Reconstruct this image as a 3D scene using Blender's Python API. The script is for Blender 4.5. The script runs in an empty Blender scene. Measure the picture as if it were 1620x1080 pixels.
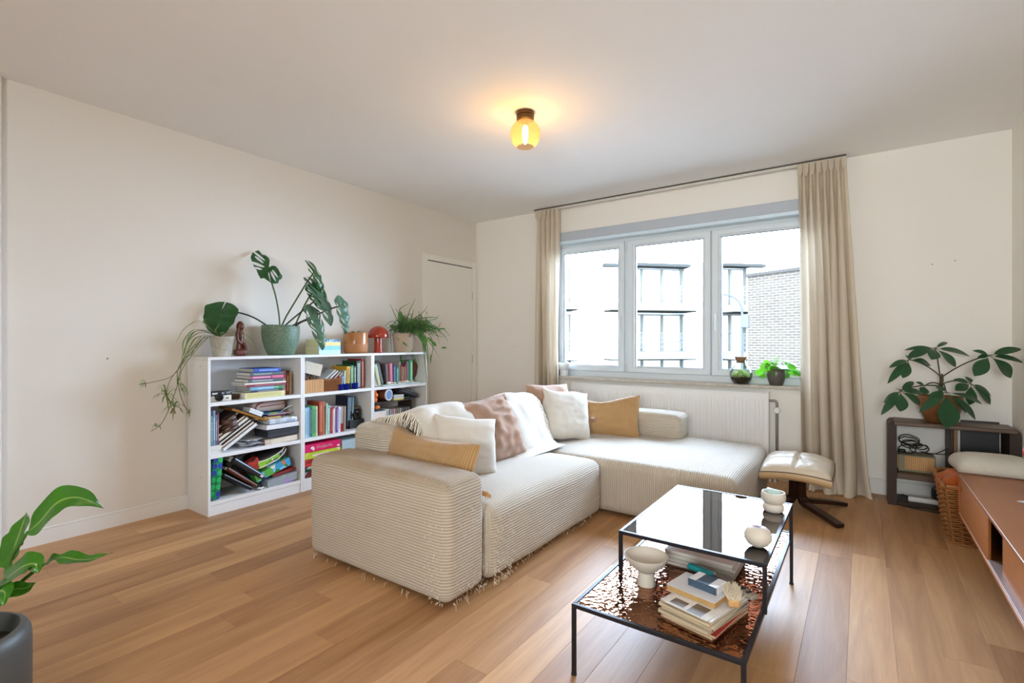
import bpy, bmesh, math, random
from mathutils import Vector, Matrix, noise
random.seed(7)
sc = bpy.context.scene
COL = sc.collection
R = math.radians
PI = math.pi

# ------------------------------------------------------------------ camera
EYE = Vector((0, 0, 1.17)); YAW = R(35.1); F = 788.0
cam = bpy.data.objects.new('camera', bpy.data.cameras.new('camera'))
COL.objects.link(cam)
cam.location = EYE; cam.rotation_euler = (R(90), 0, YAW)
cam.data.sensor_width = 36; cam.data.lens = F / 1620 * 36
cam.data.clip_start = 0.05; cam.data.clip_end = 300
sc.camera = cam

# ------------------------------------------------------------------ sky, exposure
SKY = 35.0
w = bpy.data.worlds.new('overcast'); sc.world = w; w.use_nodes = True
nt = w.node_tree; nt.nodes.clear()
o_ = nt.nodes.new('ShaderNodeOutputWorld'); bg = nt.nodes.new('ShaderNodeBackground')
tc = nt.nodes.new('ShaderNodeTexCoord'); sx = nt.nodes.new('ShaderNodeSeparateXYZ')
rp = nt.nodes.new('ShaderNodeValToRGB')
rp.color_ramp.elements[0].position = 0.0; rp.color_ramp.elements[0].color = (0.54, 0.70, 0.94, 1)
rp.color_ramp.elements[1].position = 0.7; rp.color_ramp.elements[1].color = (0.575, 0.745, 1.0, 1)
nt.links.new(tc.outputs['Generated'], sx.inputs[0]); nt.links.new(sx.outputs['Z'], rp.inputs[0])
nt.links.new(rp.outputs[0], bg.inputs['Color']); bg.inputs['Strength'].default_value = SKY
nt.links.new(bg.outputs[0], o_.inputs[0])
sc.view_settings.view_transform = 'Standard'; sc.view_settings.look = 'None'
sc.view_settings.exposure = 0.50; sc.view_settings.gamma = 1.0
sc.view_settings.use_curve_mapping = False
sc.cycles.use_denoising = True
sc.cycles.max_bounces = 10; sc.cycles.diffuse_bounces = 7; sc.cycles.glossy_bounces = 4
sc.cycles.transparent_max_bounces = 16; sc.cycles.transmission_bounces = 6
sc.cycles.caustics_reflective = False; sc.cycles.caustics_refractive = False
sc.cycles.sample_clamp_indirect = 8.0

def portal(name, loc, rot, sx_, sy_):
    l = bpy.data.lights.new(name, 'AREA'); l.shape = 'RECTANGLE'; l.size = sx_; l.size_y = sy_
    l.cycles.is_portal = True
    o = bpy.data.objects.new(name, l); COL.objects.link(o); o.location = loc; o.rotation_euler = rot
portal('window_portal', (-1.54, 4.98, 1.5), (R(-90), 0, 0), 2.5, 1.45)
# soft fill light added behind the camera, not a lamp of the room
l = bpy.data.lights.new('rear_fill_light', 'AREA'); l.shape = 'DISK'; l.size = 1.3; l.energy = 51; l.spread = R(125); l.color = (.94, 1, 1)
lo = bpy.data.objects.new('rear_fill_light', l); COL.objects.link(lo); lo.location = (.3, -2.3, 1.5); lo.rotation_euler = (R(96), 0, R(8))

# ------------------------------------------------------------------ sight lines of the survey: a point of a real plane seen at (px, py)
_fw = Vector((-math.sin(YAW), math.cos(YAW), 0)); _rt = Vector((math.cos(YAW), math.sin(YAW), 0))
def S(px, py, ax, val):
    d = _fw + _rt * ((px - 810) / F) + Vector((0, 0, (540 - py) / F))
    t = (val - EYE[ax]) / d[ax]
    return EYE + d * t

# ------------------------------------------------------------------ materials
def lin(h):
    if not isinstance(h, str): return (h[0], h[1], h[2], 1)
    h = h.lstrip('#'); r = []
    for i in (0, 2, 4):
        c = int(h[i:i+2], 16) / 255
        r.append(c / 12.92 if c <= .04045 else ((c + .055) / 1.055) ** 2.4)
    return (*r, 1)
class NT:
    def __init__(s, name):
        s.m = bpy.data.materials.new(name); s.m.use_nodes = True; s.t = s.m.node_tree; s.t.nodes.clear()
        s.out = s.n('ShaderNodeOutputMaterial')
    def n(s, t, **k):
        o = s.t.nodes.new(t)
        for a, b in k.items(): setattr(o, a, b)
        return o
    def l(s, a, b): s.t.links.new(a, b)
    def math(s, op, a, b=None, c=None):
        o = s.n('ShaderNodeMath', operation=op)
        for i, v in enumerate((a, b, c)):
            if v is None: continue
            if isinstance(v, (int, float)): o.inputs[i].default_value = v
            else: s.l(v, o.inputs[i])
        return o.outputs[0]
    def mix(s, f, a, b, bt='MIX'):
        o = s.n('ShaderNodeMix', data_type='RGBA', blend_type=bt)
        for i, v in ((0, f), (6, a), (7, b)):
            if isinstance(v, (int, float)): o.inputs[i].default_value = v
            elif isinstance(v, tuple): o.inputs[i].default_value = v
            else: s.l(v, o.inputs[i])
        return o.outputs[2]
    def noise(s, vec, scale, detail=3, rough=.55, dist=0):
        o = s.n('ShaderNodeTexNoise'); o.inputs['Scale'].default_value = scale; o.inputs['Detail'].default_value = detail
        o.inputs['Roughness'].default_value = rough; o.inputs['Distortion'].default_value = dist
        if vec is not None: s.l(vec, o.inputs['Vector'])
        return o.outputs['Fac']
    def coords(s, kind='Object', scale=None):
        o = s.n('ShaderNodeTexCoord').outputs[kind]
        if scale:
            m = s.n('ShaderNodeMapping'); m.inputs['Scale'].default_value = scale; s.l(o, m.inputs[0]); o = m.outputs[0]
        return o
    def bsdf(s, col, rough=.5, metal=0., **k):
        b = s.n('ShaderNodeBsdfPrincipled')
        if isinstance(col, tuple): b.inputs['Base Color'].default_value = col
        else: s.l(col, b.inputs['Base Color'])
        if isinstance(rough, (int, float)): b.inputs['Roughness'].default_value = rough
        else: s.l(rough, b.inputs['Roughness'])
        b.inputs['Metallic'].default_value = metal
        for a, v in k.items(): b.inputs[a.replace('_', ' ')].default_value = v
        s.l(b.outputs[0], s.out.inputs['Surface']); s.b = b
        return b
    def bump(s, h, strength=.3, dist=.01):
        o = s.n('ShaderNodeBump'); o.inputs['Strength'].default_value = strength; o.inputs['Distance'].default_value = dist
        s.l(h, o.inputs['Height']); s.l(o.outputs[0], s.b.inputs['Normal'])
        return o
def mul(c, k): return (c[0]*k, c[1]*k, c[2]*k, 1)
_mc = {}
def M(col, rough=.55, metal=0., var=.10, scale=14., bump=0., bscale=180., spec=.5, coat=0., sub=0., name=None):
    key = (col if isinstance(col, str) else tuple(col), rough, metal, var, scale, bump, bscale, spec, coat, sub)
    if key in _mc: return _mc[key]
    t = NT(name or 'paint_' + (col if isinstance(col, str) else 'x')); c = lin(col)
    co = t.coords('Object')
    f = t.noise(co, scale, 3)
    t.bsdf(t.mix(f, mul(c, 1 - var), mul(c, 1 + var * .6)), rough, metal)
    t.b.inputs['Specular IOR Level'].default_value = spec
    if coat: t.b.inputs['Coat Weight'].default_value = coat
    if bump: t.bump(t.noise(co, bscale, 2), bump, .004)
    _mc[key] = t.m
    return t.m
def leaf_mat(name, a, b, rough=.38, trans=.25, stripe=None):
    t = NT(name); co = t.coords('Object')
    col = t.mix(t.noise(co, 25, 3), lin(a), lin(b))
    if stripe:
        uv = t.n('ShaderNodeUVMap').outputs[0]; s = t.n('ShaderNodeSeparateXYZ'); t.l(uv, s.inputs[0])
        d = t.math('ABSOLUTE', t.math('SUBTRACT', s.outputs[0], .5))
        col = t.mix(t.math('LESS_THAN', d, stripe[1]), col, lin(stripe[0]))
    b_ = t.bsdf(col, rough)
    tr = t.n('ShaderNodeBsdfTranslucent'); t.l(col, tr.inputs['Color'])
    mx = t.n('ShaderNodeMixShader'); mx.inputs[0].default_value = trans
    t.l(b_.outputs[0], mx.inputs[1]); t.l(tr.outputs[0], mx.inputs[2]); t.l(mx.outputs[0], t.out.inputs['Surface'])
    t.bump(t.noise(co, 60, 2), .25, .004)
    return t.m
def wood(name, a, b, axis=1, scale=7, rough=.4, coat=0., rnd=False, bump=.05):
    t = NT(name); sc3 = [scale, scale, scale]; sc3[axis] = scale * .07
    co = t.coords('Object')
    if rnd:
        oi = t.n('ShaderNodeObjectInfo'); v = t.n('ShaderNodeVectorMath', operation='ADD')
        m_ = t.n('ShaderNodeCombineXYZ')
        for k, q in enumerate((37.0, 91.0, 53.0)): t.l(t.math('MULTIPLY', oi.outputs['Random'], q), m_.inputs[k])
        t.l(co, v.inputs[0]); t.l(m_.outputs[0], v.inputs[1]); co = v.outputs[0]
    mp = t.n('ShaderNodeMapping'); mp.inputs['Scale'].default_value = sc3; t.l(co, mp.inputs[0])
    g = t.noise(mp.outputs[0], 1.6, 5, .62, .9)
    mp2 = t.n('ShaderNodeMapping'); mp2.inputs['Scale'].default_value = [q * 9 for q in sc3]; t.l(co, mp2.inputs[0])
    g2 = t.noise(mp2.outputs[0], 1.2, 3, .6)
    f = t.math('ADD', t.math('MULTIPLY', t.math('MULTIPLY_ADD', t.math('SUBTRACT', g, .5), 1.7, .5), .72), t.math('MULTIPLY', g2, .28))
    if rnd: f = t.math('ADD', f, t.math('MULTIPLY', t.math('SUBTRACT', oi.outputs['Random'], .5), .62))
    col = t.mix(f, lin(a), lin(b))
    t.bsdf(col, t.math('MULTIPLY_ADD', g2, .12, rough - .05)); t.b.inputs['Specular IOR Level'].default_value = .42
    if coat: t.b.inputs['Coat Weight'].default_value = coat; t.b.inputs['Coat Roughness'].default_value = .15
    if bump: t.bump(g2, bump, .002)
    return t.m
def cord_mat(name, a, b, pitch=.012, depth=.5, rough=.95, tan_top=None):
    t = NT(name); uv = t.n('ShaderNodeUVMap').outputs[0]; s = t.n('ShaderNodeSeparateXYZ'); t.l(uv, s.inputs[0])
    co = t.coords('Object')
    wob = t.math('MULTIPLY', t.math('SUBTRACT', t.noise(co, 8, 2), .5), .006)
    ph = t.math('MULTIPLY', t.math('ADD', s.outputs[0], wob), 2 * PI / pitch)
    rib = t.math('ADD', t.math('MULTIPLY', t.math('SINE', ph), .5), .5)
    rib = t.math('POWER', rib, .55)
    worn = t.noise(co, 3.2, 4, .6)
    top_c = t.mix(worn, lin(a), lin(b))
    if tan_top:      # tan tint, stronger towards the top, broken up by noise
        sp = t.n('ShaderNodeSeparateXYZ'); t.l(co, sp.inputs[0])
        mr = t.n('ShaderNodeMapRange'); mr.inputs['From Min'].default_value = tan_top[1]; mr.inputs['From Max'].default_value = tan_top[2]; t.l(sp.outputs[2], mr.inputs['Value'])
        top_c = t.mix(t.math('MULTIPLY', mr.outputs[0], t.math('MULTIPLY_ADD', t.noise(co, 5, 3), .9, .30)), top_c, lin(tan_top[0]))
    t.bsdf(t.mix(rib, t.mix(.5, top_c, mul(lin(a), .52)), top_c), rough)
    t.b.inputs['Specular IOR Level'].default_value = .15
    t.b.inputs['Sheen Weight'].default_value = .25
    h = t.math('ADD', rib, t.math('MULTIPLY', t.noise(co, 260, 2), .35))
    t.bump(h, depth, .006)
    return t.m
def cloth(name, a, b, rough=.95, weave=420, bump=.25, sheen=.2, trans=0.):
    t = NT(name); co = t.coords('Object')
    col = t.mix(t.noise(co, 6, 3), lin(a), lin(b))
    bb = t.bsdf(col, rough); t.b.inputs['Specular IOR Level'].default_value = .15; t.b.inputs['Sheen Weight'].default_value = sheen
    t.bump(t.math('ADD', t.noise(co, weave, 2), t.math('MULTIPLY', t.noise(co, 30, 3), .8)), bump, .005)
    if trans:
        tr = t.n('ShaderNodeBsdfTranslucent'); t.l(col, tr.inputs['Color']); mx = t.n('ShaderNodeMixShader')
        mx.inputs[0].default_value = trans; t.l(bb.outputs[0], mx.inputs[1]); t.l(tr.outputs[0], mx.inputs[2]); t.l(mx.outputs[0], t.out.inputs['Surface'])
    return t.m
def glass(name, tint=(1, 1, 1, 1), rough=.0, ior=1.45, boost=1.0):
    t = NT(name); tr = t.n('ShaderNodeBsdfTransparent'); tr.inputs[0].default_value = tint
    gl = t.n('ShaderNodeBsdfGlossy'); gl.inputs['Roughness'].default_value = rough
    fr = t.n('ShaderNodeFresnel'); fr.inputs[0].default_value = ior
    mx = t.n('ShaderNodeMixShader')
    f = t.math('MULTIPLY', fr.outputs[0], boost); f = t.math('MINIMUM', f, 1.0)
    t.l(f, mx.inputs[0]); t.l(tr.outputs[0], mx.inputs[1]); t.l(gl.outputs[0], mx.inputs[2]); t.l(mx.outputs[0], t.out.inputs['Surface'])
    return t.m
def spine_mat(cover, ink, a=.15, b=.8, w=.22, band=None, letters=90.):
    """book cloth whose spine (local +x face) carries worn print"""
    key = ('spine', cover, ink, a, b, w, band)
    if key in _mc: return _mc[key]
    t = NT('cover_' + cover.strip('#')); g = t.coords('Generated'); s = t.n('ShaderNodeSeparateXYZ'); t.l(g, s.inputs[0])
    co = t.coords('Object')
    base = t.mix(t.noise(co, 18, 2), mul(lin(cover), .92), mul(lin(cover), 1.06))
    if band:
        zz = t.math('MULTIPLY', t.math('GREATER_THAN', s.outputs[2], band[1]), t.math('LESS_THAN', s.outputs[2], band[2]))
        base = t.mix(t.math('MULTIPLY', zz, t.math('GREATER_THAN', s.outputs[0], .9)), base, lin(band[0]))
    if ink:
        m = t.math('GREATER_THAN', s.outputs[0], .9)
        m = t.math('MULTIPLY', m, t.math('MULTIPLY', t.math('GREATER_THAN', s.outputs[2], a), t.math('LESS_THAN', s.outputs[2], b)))
        m = t.math('MULTIPLY', m, t.math('LESS_THAN', t.math('ABSOLUTE', t.math('SUBTRACT', s.outputs[1], .5)), w))
        n_ = t.noise(t.coords('Object', (1, 1, 2.2)), letters * 3, 1)
        m = t.math('MULTIPLY', m, t.math('GREATER_THAN', n_, .5))
        base = t.mix(m, base, lin(ink))
    t.bsdf(base, .5)
    _mc[key] = t.m
    return t.m

# ------------------------------------------------------------------ mesh builder
class MB:
    def __init__(s): s.v = []; s.f = []; s.mi = []; s.sm = []; s.uv = {}
    def add(s, vs, fs, m=0, smooth=False, T=None, uvs=None):
        b = len(s.v)
        s.v += [(T @ Vector(v)) if T else Vector(v) for v in vs]
        for k, f in enumerate(fs):
            if uvs: s.uv[len(s.f)] = [uvs[i] for i in f]
            s.f.append([i + b for i in f]); s.mi.append(m); s.sm.append(smooth)
        return s
    def box(s, x0, x1, y0, y1, z0, z1, m=0, T=None):
        vs = [(x, y, z) for z in (z0, z1) for y in (y0, y1) for x in (x0, x1)]
        return s.add(vs, [(0, 2, 3, 1), (4, 5, 7, 6), (0, 1, 5, 4), (2, 6, 7, 3), (0, 4, 6, 2), (1, 3, 7, 5)], m, False, T)
    def cbox(s, x0, x1, y0, y1, z0, z1, b=.004, m=0, T=None, smooth=False, seg=1):
        """box with bevelled edges"""
        bm = bmesh.new(); bmesh.ops.create_cube(bm, size=1)
        for v in bm.verts: v.co = ((x0+x1)/2 + v.co.x*(x1-x0), (y0+y1)/2 + v.co.y*(y1-y0), (z0+z1)/2 + v.co.z*(z1-z0))
        b = min(b, .49 * min(x1-x0, y1-y0, z1-z0))
        bmesh.ops.bevel(bm, geom=list(bm.edges), offset=b, segments=seg, profile=.5, affect='EDGES')
        bm.verts.index_update()
        s.add([v.co.copy() for v in bm.verts], [[v.index for v in f.verts] for f in bm.faces], m, smooth or seg > 1, T); bm.free()
        return s
    def tube(s, pts, r, n=8, m=0, caps=True, T=None, smooth=True, flat=1.0):
        pts = [Vector(p) for p in pts]; N = len(pts)
        rr = r if isinstance(r, (list, tuple)) else [r] * N
        vs = []; prev = None
        for i, p in enumerate(pts):
            d = (pts[min(i+1, N-1)] - pts[max(i-1, 0)])
            if d.length < 1e-9: d = Vector((0, 0, 1))
            d.normalize()
            if prev is None:
                a = Vector((0, 0, 1)) if abs(d.z) < .9 else Vector((1, 0, 0)); u = d.cross(a).normalized()
            else:
                u = (prev - d * prev.dot(d))
                u = u.normalized() if u.length > 1e-6 else d.orthogonal().normalized()
            prev = u; q = d.cross(u)
            for k in range(n):
                an = 2*PI*k/n; vs.append(p + u*(math.cos(an)*rr[i]) + q*(math.sin(an)*rr[i]*flat))
        fs = [(i*n+k, i*n+(k+1) % n, (i+1)*n+(k+1) % n, (i+1)*n+k) for i in range(N-1) for k in range(n)]
        s.add(vs, fs, m, smooth, T)
        if caps:
            b = len(s.v) - len(vs)
            s.f.append([b+k for k in range(n)][::-1]); s.mi.append(m); s.sm.append(False)
            s.f.append([b+(N-1)*n+k for k in range(n)]); s.mi.append(m); s.sm.append(False)
        return s
    def lathe(s, prof, c=(0, 0, 0), n=32, m=0, T=None, smooth=True, sx=1., sy=1.):
        vs = []; idx = []
        for r, z in prof:
            if r < 1e-5: idx.append([len(vs)]); vs.append((c[0], c[1], c[2]+z))
            else:
                idx.append(list(range(len(vs), len(vs)+n)))
                vs += [(c[0]+r*sx*math.cos(2*PI*k/n), c[1]+r*sy*math.sin(2*PI*k/n), c[2]+z) for k in range(n)]
        fs = []
        for a, b in zip(idx, idx[1:]):
            for k in range(n):
                k2 = (k+1) % n
                if len(a) == 1 and len(b) == 1: continue
                if len(a) == 1: fs.append((a[0], b[k2], b[k]))
                elif len(b) == 1: fs.append((a[k], a[k2], b[0]))
                else: fs.append((a[k], a[k2], b[k2], b[k]))
        return s.add(vs, fs, m, smooth, T)
    def prism(s, poly, h0, h1, m=0, T=None, smooth=False):
        """poly in local xy, extruded h0..h1 along z (T places it)"""
        n = len(poly); vs = [(x, y, h0) for x, y in poly] + [(x, y, h1) for x, y in poly]
        s.add(vs, [list(range(n))[::-1], list(range(n, 2*n))], m, False, T)
        return s.add(vs, [(k, (k+1) % n, n+(k+1) % n, n+k) for k in range(n)], m, smooth, T)
    def grid(s, fn, nu, nv, m=0, smooth=True, uvfn=None, skip=None, T=None):
        vs = [fn(i/nu, j/nv) for j in range(nv+1) for i in range(nu+1)]
        fs = [(j*(nu+1)+i, j*(nu+1)+i+1, (j+1)*(nu+1)+i+1, (j+1)*(nu+1)+i) for j in range(nv) for i in range(nu) if not (skip and skip((i+.5)/nu, (j+.5)/nv))]
        uvs = [(uvfn or (lambda a, b: (a, b)))(i/nu, j/nv) for j in range(nv+1) for i in range(nu+1)]
        return s.add(vs, fs, m, smooth, T, uvs)
    def softbox(s, x0, x1, y0, y1, z0, z1, r=.05, nx=8, ny=8, nz=6, crown=(0, 0, 0), uvrule=None, jit=0., m=0, T=None, fine=5):
        """upholstered block: rounded, slightly domed"""
        lo = Vector((x0, y0, z0)); hi = Vector((x1, y1, z1)); c = (lo+hi)/2; hf = (hi-lo)/2
        def axis(a, b, n):
            e = [a + r*(1-math.cos(k/fine*PI/2)) if False else a + r*k/fine for k in range(fine)]
            mid = [a + r + (b-a-2*r)*k/n for k in range(n+1)]
            return e + mid + [b - (q - a) for q in e[::-1]]
        ax = [axis(x0, x1, nx), axis(y0, y1, ny), axis(z0, z1, nz)]
        def shape(p):
            p = Vector(p); q = Vector([min(max(p[k], lo[k]+r), hi[k]-r) for k in range(3)])
            d = p - q
            if d.length > 1e-9: p = q + d.normalized() * r
            u = [(p[k]-c[k])/hf[k] for k in range(3)]
            for k in range(3):
                if crown[k]:
                    o1, o2 = (k+1) % 3, (k+2) % 3
                    if not (k == 2 and u[2] < 0):
                        p[k] += crown[k] * u[k] * max(0, 1-u[o1]**4) * max(0, 1-u[o2]**4)
            if jit:
                nv_ = noise.noise_vector(p * 2.3) * jit; nv_.z *= 1.0 if u[2] > -.8 else 0
                p += nv_
            return p
        for k in range(3):
            a, b = (k+1) % 3, (k+2) % 3
            A, B = ax[a], ax[b]
            for side in (0, 1):
                vs = []; uvs = []
                for j in B:
                    for i in A:
                        p = [0, 0, 0]; p[k] = (hi if side else lo)[k]; p[a] = i; p[b] = j
                        vs.append(shape(p)); uvs.append(uvrule(k, side, Vector(p)) if uvrule else (i, j))
                na = len(A)
                fs = [(j*na+i, j*na+i+1, (j+1)*na+i+1, (j+1)*na+i) for j in range(len(B)-1) for i in range(na-1)]
                if not side: fs = [f[::-1] for f in fs]
                s.add(vs, fs, m, True, T, uvs)
        return s
    def leaf(s, base, tip, width, up=(0, 0, 1), arch=0., fold=.15, prof='oval', n=10, m=0, curl=0., skip=None, nw=4, twist=0.):
        base, tip, up = Vector(base), Vector(tip), Vector(up)
        d = tip - base; L = d.length; d.normalize(); side = d.cross(up).normalized(); nor = side.cross(d).normalized()
        def pf(t):
            if prof == 'oval': return max(.02, math.sin(PI * min(1, t ** .85)) ** .75)
            if prof == 'obov': return max(.03, math.sin(PI * t ** 1.35) ** .8)
            if prof == 'strap': return min(1, t*8+.35) * (1 - t**3) + .02
            if prof == 'heart': return max(.02, min(1., (t*7)**.5) * (1 - t**2.2) ** .7)
            if prof == 'round': return max(.03, math.sqrt(max(0, 1-(2*t-1)**2)))
            return 1.
        def fn(u, v):
            x = (u - .5) * 2
            ctr = base + d * (L*v) + nor * (arch*L*4*v*(1-v) - curl*L*v*v)
            wd = width/2*pf(v)
            a = twist*v
            sd = side*math.cos(a) + nor*math.sin(a); nr = nor*math.cos(a) - side*math.sin(a)
            return ctr + sd*(x*wd) + nr*(fold*abs(x)*wd)
        return s.grid(fn, nw, n, m, True, None, skip)
    def build(s, name, mats, parent=None, T=None, auto=None):
        me = bpy.data.meshes.new(name)
        vs = [T @ v for v in s.v] if T else s.v
        me.from_pydata([tuple(v) for v in vs], [], s.f)
        if not isinstance(mats, (list, tuple)): mats = [mats]
        for q in mats: me.materials.append(q)
        me.polygons.foreach_set('material_index', s.mi); me.polygons.foreach_set('use_smooth', s.sm)
        if s.uv:
            ul = me.uv_layers.new(name='UVMap')
            for p in me.polygons:
                u = s.uv.get(p.index)
                if u:
                    for li, q in zip(p.loop_indices, u): ul.data[li].uv = q
        me.update()
        if any(s.sm): me.set_sharp_from_angle(angle=R(auto or 50))
        o = bpy.data.objects.new(name, me); COL.objects.link(o)
        if parent: o.parent = parent
        return o

# ------------------------------------------------------------------ things and parts
XF = {}
def thing(name, label, cat, loc, rot=(0, 0, 0), group=None):
    o = bpy.data.objects.new(name, None); COL.objects.link(o); o.empty_display_size = .05
    if isinstance(rot, (int, float)): rot = (0, 0, rot)
    if isinstance(rot, Matrix): mt = Matrix.Translation(loc) @ rot.to_4x4(); o.rotation_euler = rot.to_euler()
    else:
        from mathutils import Euler
        mt = Matrix.Translation(loc) @ Euler(rot).to_matrix().to_4x4(); o.rotation_euler = rot
    o.location = loc
    o['label'] = label; o['category'] = cat
    if group: o['group'] = group
    XF[o.name] = mt
    return o
def part(root, name, mb, mats, world=True, parent=None, label=None, kind=None, auto=None):
    """a part of root (or a sub-part under parent); world=True: built in world coordinates"""
    T = XF[root.name].inverted() if world else None
    o = mb.build(name, mats, parent or root, T, auto)
    if label: o['label'] = label
    if kind: o['kind'] = kind
    return o
def solo(name, label, cat, mb, mats, loc=None, rot=None, group=None, world=True, kind=None, auto=None):
    """a thing that is one mesh"""
    if loc is None:
        loc = Vector((sum(v.x for v in mb.v)/len(mb.v), sum(v.y for v in mb.v)/len(mb.v), min(v.z for v in mb.v)))
    mt = Matrix.Translation(loc) @ (rot.to_4x4() if rot is not None else Matrix())
    o = mb.build(name, mats, None, mt.inverted() if world else None, auto)
    o.matrix_world = mt
    o['label'] = label; o['category'] = cat
    if group: o['group'] = group
    if kind: o['kind'] = kind
    XF[o.name] = mt
    return o
def struct(name, mb, mats, parent=None, auto=None):
    o = mb.build(name, mats, parent, None, auto)
    if not parent: o['kind'] = 'structure'
    return o
def dup(root, loc, rot=None, label=None, group=None):
    r = root.copy(); COL.objects.link(r); r.location = loc
    if rot is not None: r.rotation_euler = rot
    if label: r['label'] = label
    if group: r['group'] = group
    for ch in list(root.children):
        c = ch.copy(); COL.objects.link(c); c.parent = r
        for g in list(ch.children):
            d = g.copy(); COL.objects.link(d); d.parent = c
    return r
def arc(a, b, sag, n=10, up=(0, 0, 1)):
    a, b, up = Vector(a), Vector(b), Vector(up)
    return [a.lerp(b, k/n) + up*(sag*4*(k/n)*(1-k/n)) for k in range(n+1)]
def bez(p0, p1, p2, p3, n=14):
    p0, p1, p2, p3 = map(Vector, (p0, p1, p2, p3))
    return [p0*(1-t)**3 + p1*3*t*(1-t)**2 + p2*3*t*t*(1-t) + p3*t**3 for t in [k/n for k in range(n+1)]]
# ================================================================== the room
XL, XR, YB, YR, HC = -3.88, 0.84, 4.76, -2.6, 2.624
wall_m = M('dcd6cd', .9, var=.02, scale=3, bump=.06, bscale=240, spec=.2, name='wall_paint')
wallb_m = M('ece9e3', .9, var=.02, scale=3, bump=.06, bscale=240, spec=.2, name='back_wall_lightened')  # wall paint made lighter to offset the weaker light on this wall
ceil_m = M('f1f0ee', .9, var=.015, scale=3, bump=.04, bscale=200, spec=.2, name='ceiling_paint')
trim_m = M('e2dfdb', .45, var=.015, spec=.4, name='white_trim')
dark_m = M('3a3430', .8, var=.1)

# floor: planks laid along the room, each a board with chamfered edges
fl = MB().box(XL-.1, XR+.1, YR-.1, YB+.1, -.06, -.0085)
floor = struct('floor', fl, M('4c3a2a', .8))
plank_m = wood('oak_laminate', '936640', 'cfa171', 1, 9, .45, 0, True, .05)
_pl = {}
def plank_mesh(L, W):
    k = (round(L, 3), round(W, 3))
    if k not in _pl:
        b = .0006
        mb = MB(); x, y = W/2-.0002, L/2-.0002
        vs = [(sx_*(x-i), sy_*(y-i), z) for z, i in ((-.008, 0), (-b, 0), (0, b)) for sx_, sy_ in ((-1, -1), (1, -1), (1, 1), (-1, 1))]
        fs = [(8, 9, 10, 11)] + [(r*4+k, r*4+(k+1) % 4, r*4+4+(k+1) % 4, r*4+4+k) for r in (0, 1) for k in range(4)]
        mb.add(vs, fs); o = mb.build('plank', plank_m); me = o.data; bpy.data.objects.remove(o); _pl[k] = me
    return _pl[k]
PW, PLN = .1475, 1.26
rnd = random.Random(3)
for i in range(32):
    x = XL + PW*(i+.5); W = PW
    if x + W/2 > XR: W = XR - (x - PW/2); x = XR - W/2
    if W < .02: continue
    y = -1.5 - rnd.choice([.0, .31, .62, .9, 1.1, .2]); 
    while y < YB:
        a, b = max(y, -.4), min(y+PLN, YB)
        if b - a > .05:
            o = bpy.data.objects.new('plank', plank_mesh(b-a, W)); COL.objects.link(o); o.parent = floor
            o.location = (x, (a+b)/2, 0)
        y += PLN
# the floor behind the camera, past what the photograph shows
rb = bpy.data.objects.new('plank', None); bpy.data.objects.remove(rb)
mb = MB()
for i in range(32):
    mb.box(XL+PW*i+.0005, min(XL+PW*(i+1)-.0005, XR), YR, -.4, -.0085, 0)
o = mb.build('rear_planks', plank_m, floor); o['kind'] = 'stuff'

struct('ceiling', MB().box(XL-.1, XR+.1, YR-.1, YB+.3, HC, HC+.12), ceil_m)
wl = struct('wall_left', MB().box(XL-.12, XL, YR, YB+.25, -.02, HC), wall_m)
struct('wall_right', MB().box(XR, XR+.12, YR, YB+.25, -.02, HC), M('f2efe8', .9, var=.02, scale=3, bump=.06, bscale=240, spec=.2, name='right_wall_lightened'))  # colour lightened because less light reaches the right wall
# back wall with the window hole
HX0, HX1, HZ0, HZ1 = -2.80, -.26, .775, 2.235
mb = MB()
mb.box(XL, HX0, YB, YB+.24, -.02, HC); mb.box(HX1, XR, YB, YB+.24, -.02, HC)
mb.box(HX0, HX1, YB, YB+.24, -.02, HZ0); mb.box(HX0, HX1, YB, YB+.24, HZ1, HC)
wb = struct('wall_back', mb, wallb_m)
# rear wall behind the camera
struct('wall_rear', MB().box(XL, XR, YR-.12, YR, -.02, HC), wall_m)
pane_m = glass('window_glass', (.97, .985, .985, 1), 0, 1.3)

# baseboards, with a small rounded top
def bb(name, x0, x1, y0, y1, h=.095):
    mb = MB().box(x0, x1, y0, y1, 0, h-.012); 
    mb.cbox(x0, x1, y0, y1, h-.014, h, .005)
    return struct(name, mb, trim_m)
bb('baseboard_left', XL, XL+.014, .635, 3.835)
bb('trim_5', XL, XL+.014, YR, .49)
bb('baseboard_back', XL+.015, XR, YB-.014, YB, .12)
bb('baseboard_right', XR-.014, XR, YR, YB-.016, .12)
# the short wall return at the near end of the left wall
p = S(2.5, 540, 0, -3.835)
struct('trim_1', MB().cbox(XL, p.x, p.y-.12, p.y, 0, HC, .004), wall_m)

# nail holes and scuffs left in the plaster
def hole(x, y, z, nx, par, r=.004):
    T = Matrix.Translation((x, y, z)) @ (Matrix.Rotation(R(90), 4, 'Y') if nx else Matrix.Rotation(R(90), 4, 'X'))
    struct('nail_hole', MB().lathe([(0, .0008), (r*.6, .001), (r, 0)], n=8, T=T), M('8a8278', .8), par)
q = S(170, 567, 0, XL); hole(q.x, q.y, q.z, True, wl, .006)
for px, py in ((1475, 418), (1511, 412), (815, 548)):
    q = S(px, py, 1, YB); hole(q.x, q.y, q.z, False, wb, .0045)

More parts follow.
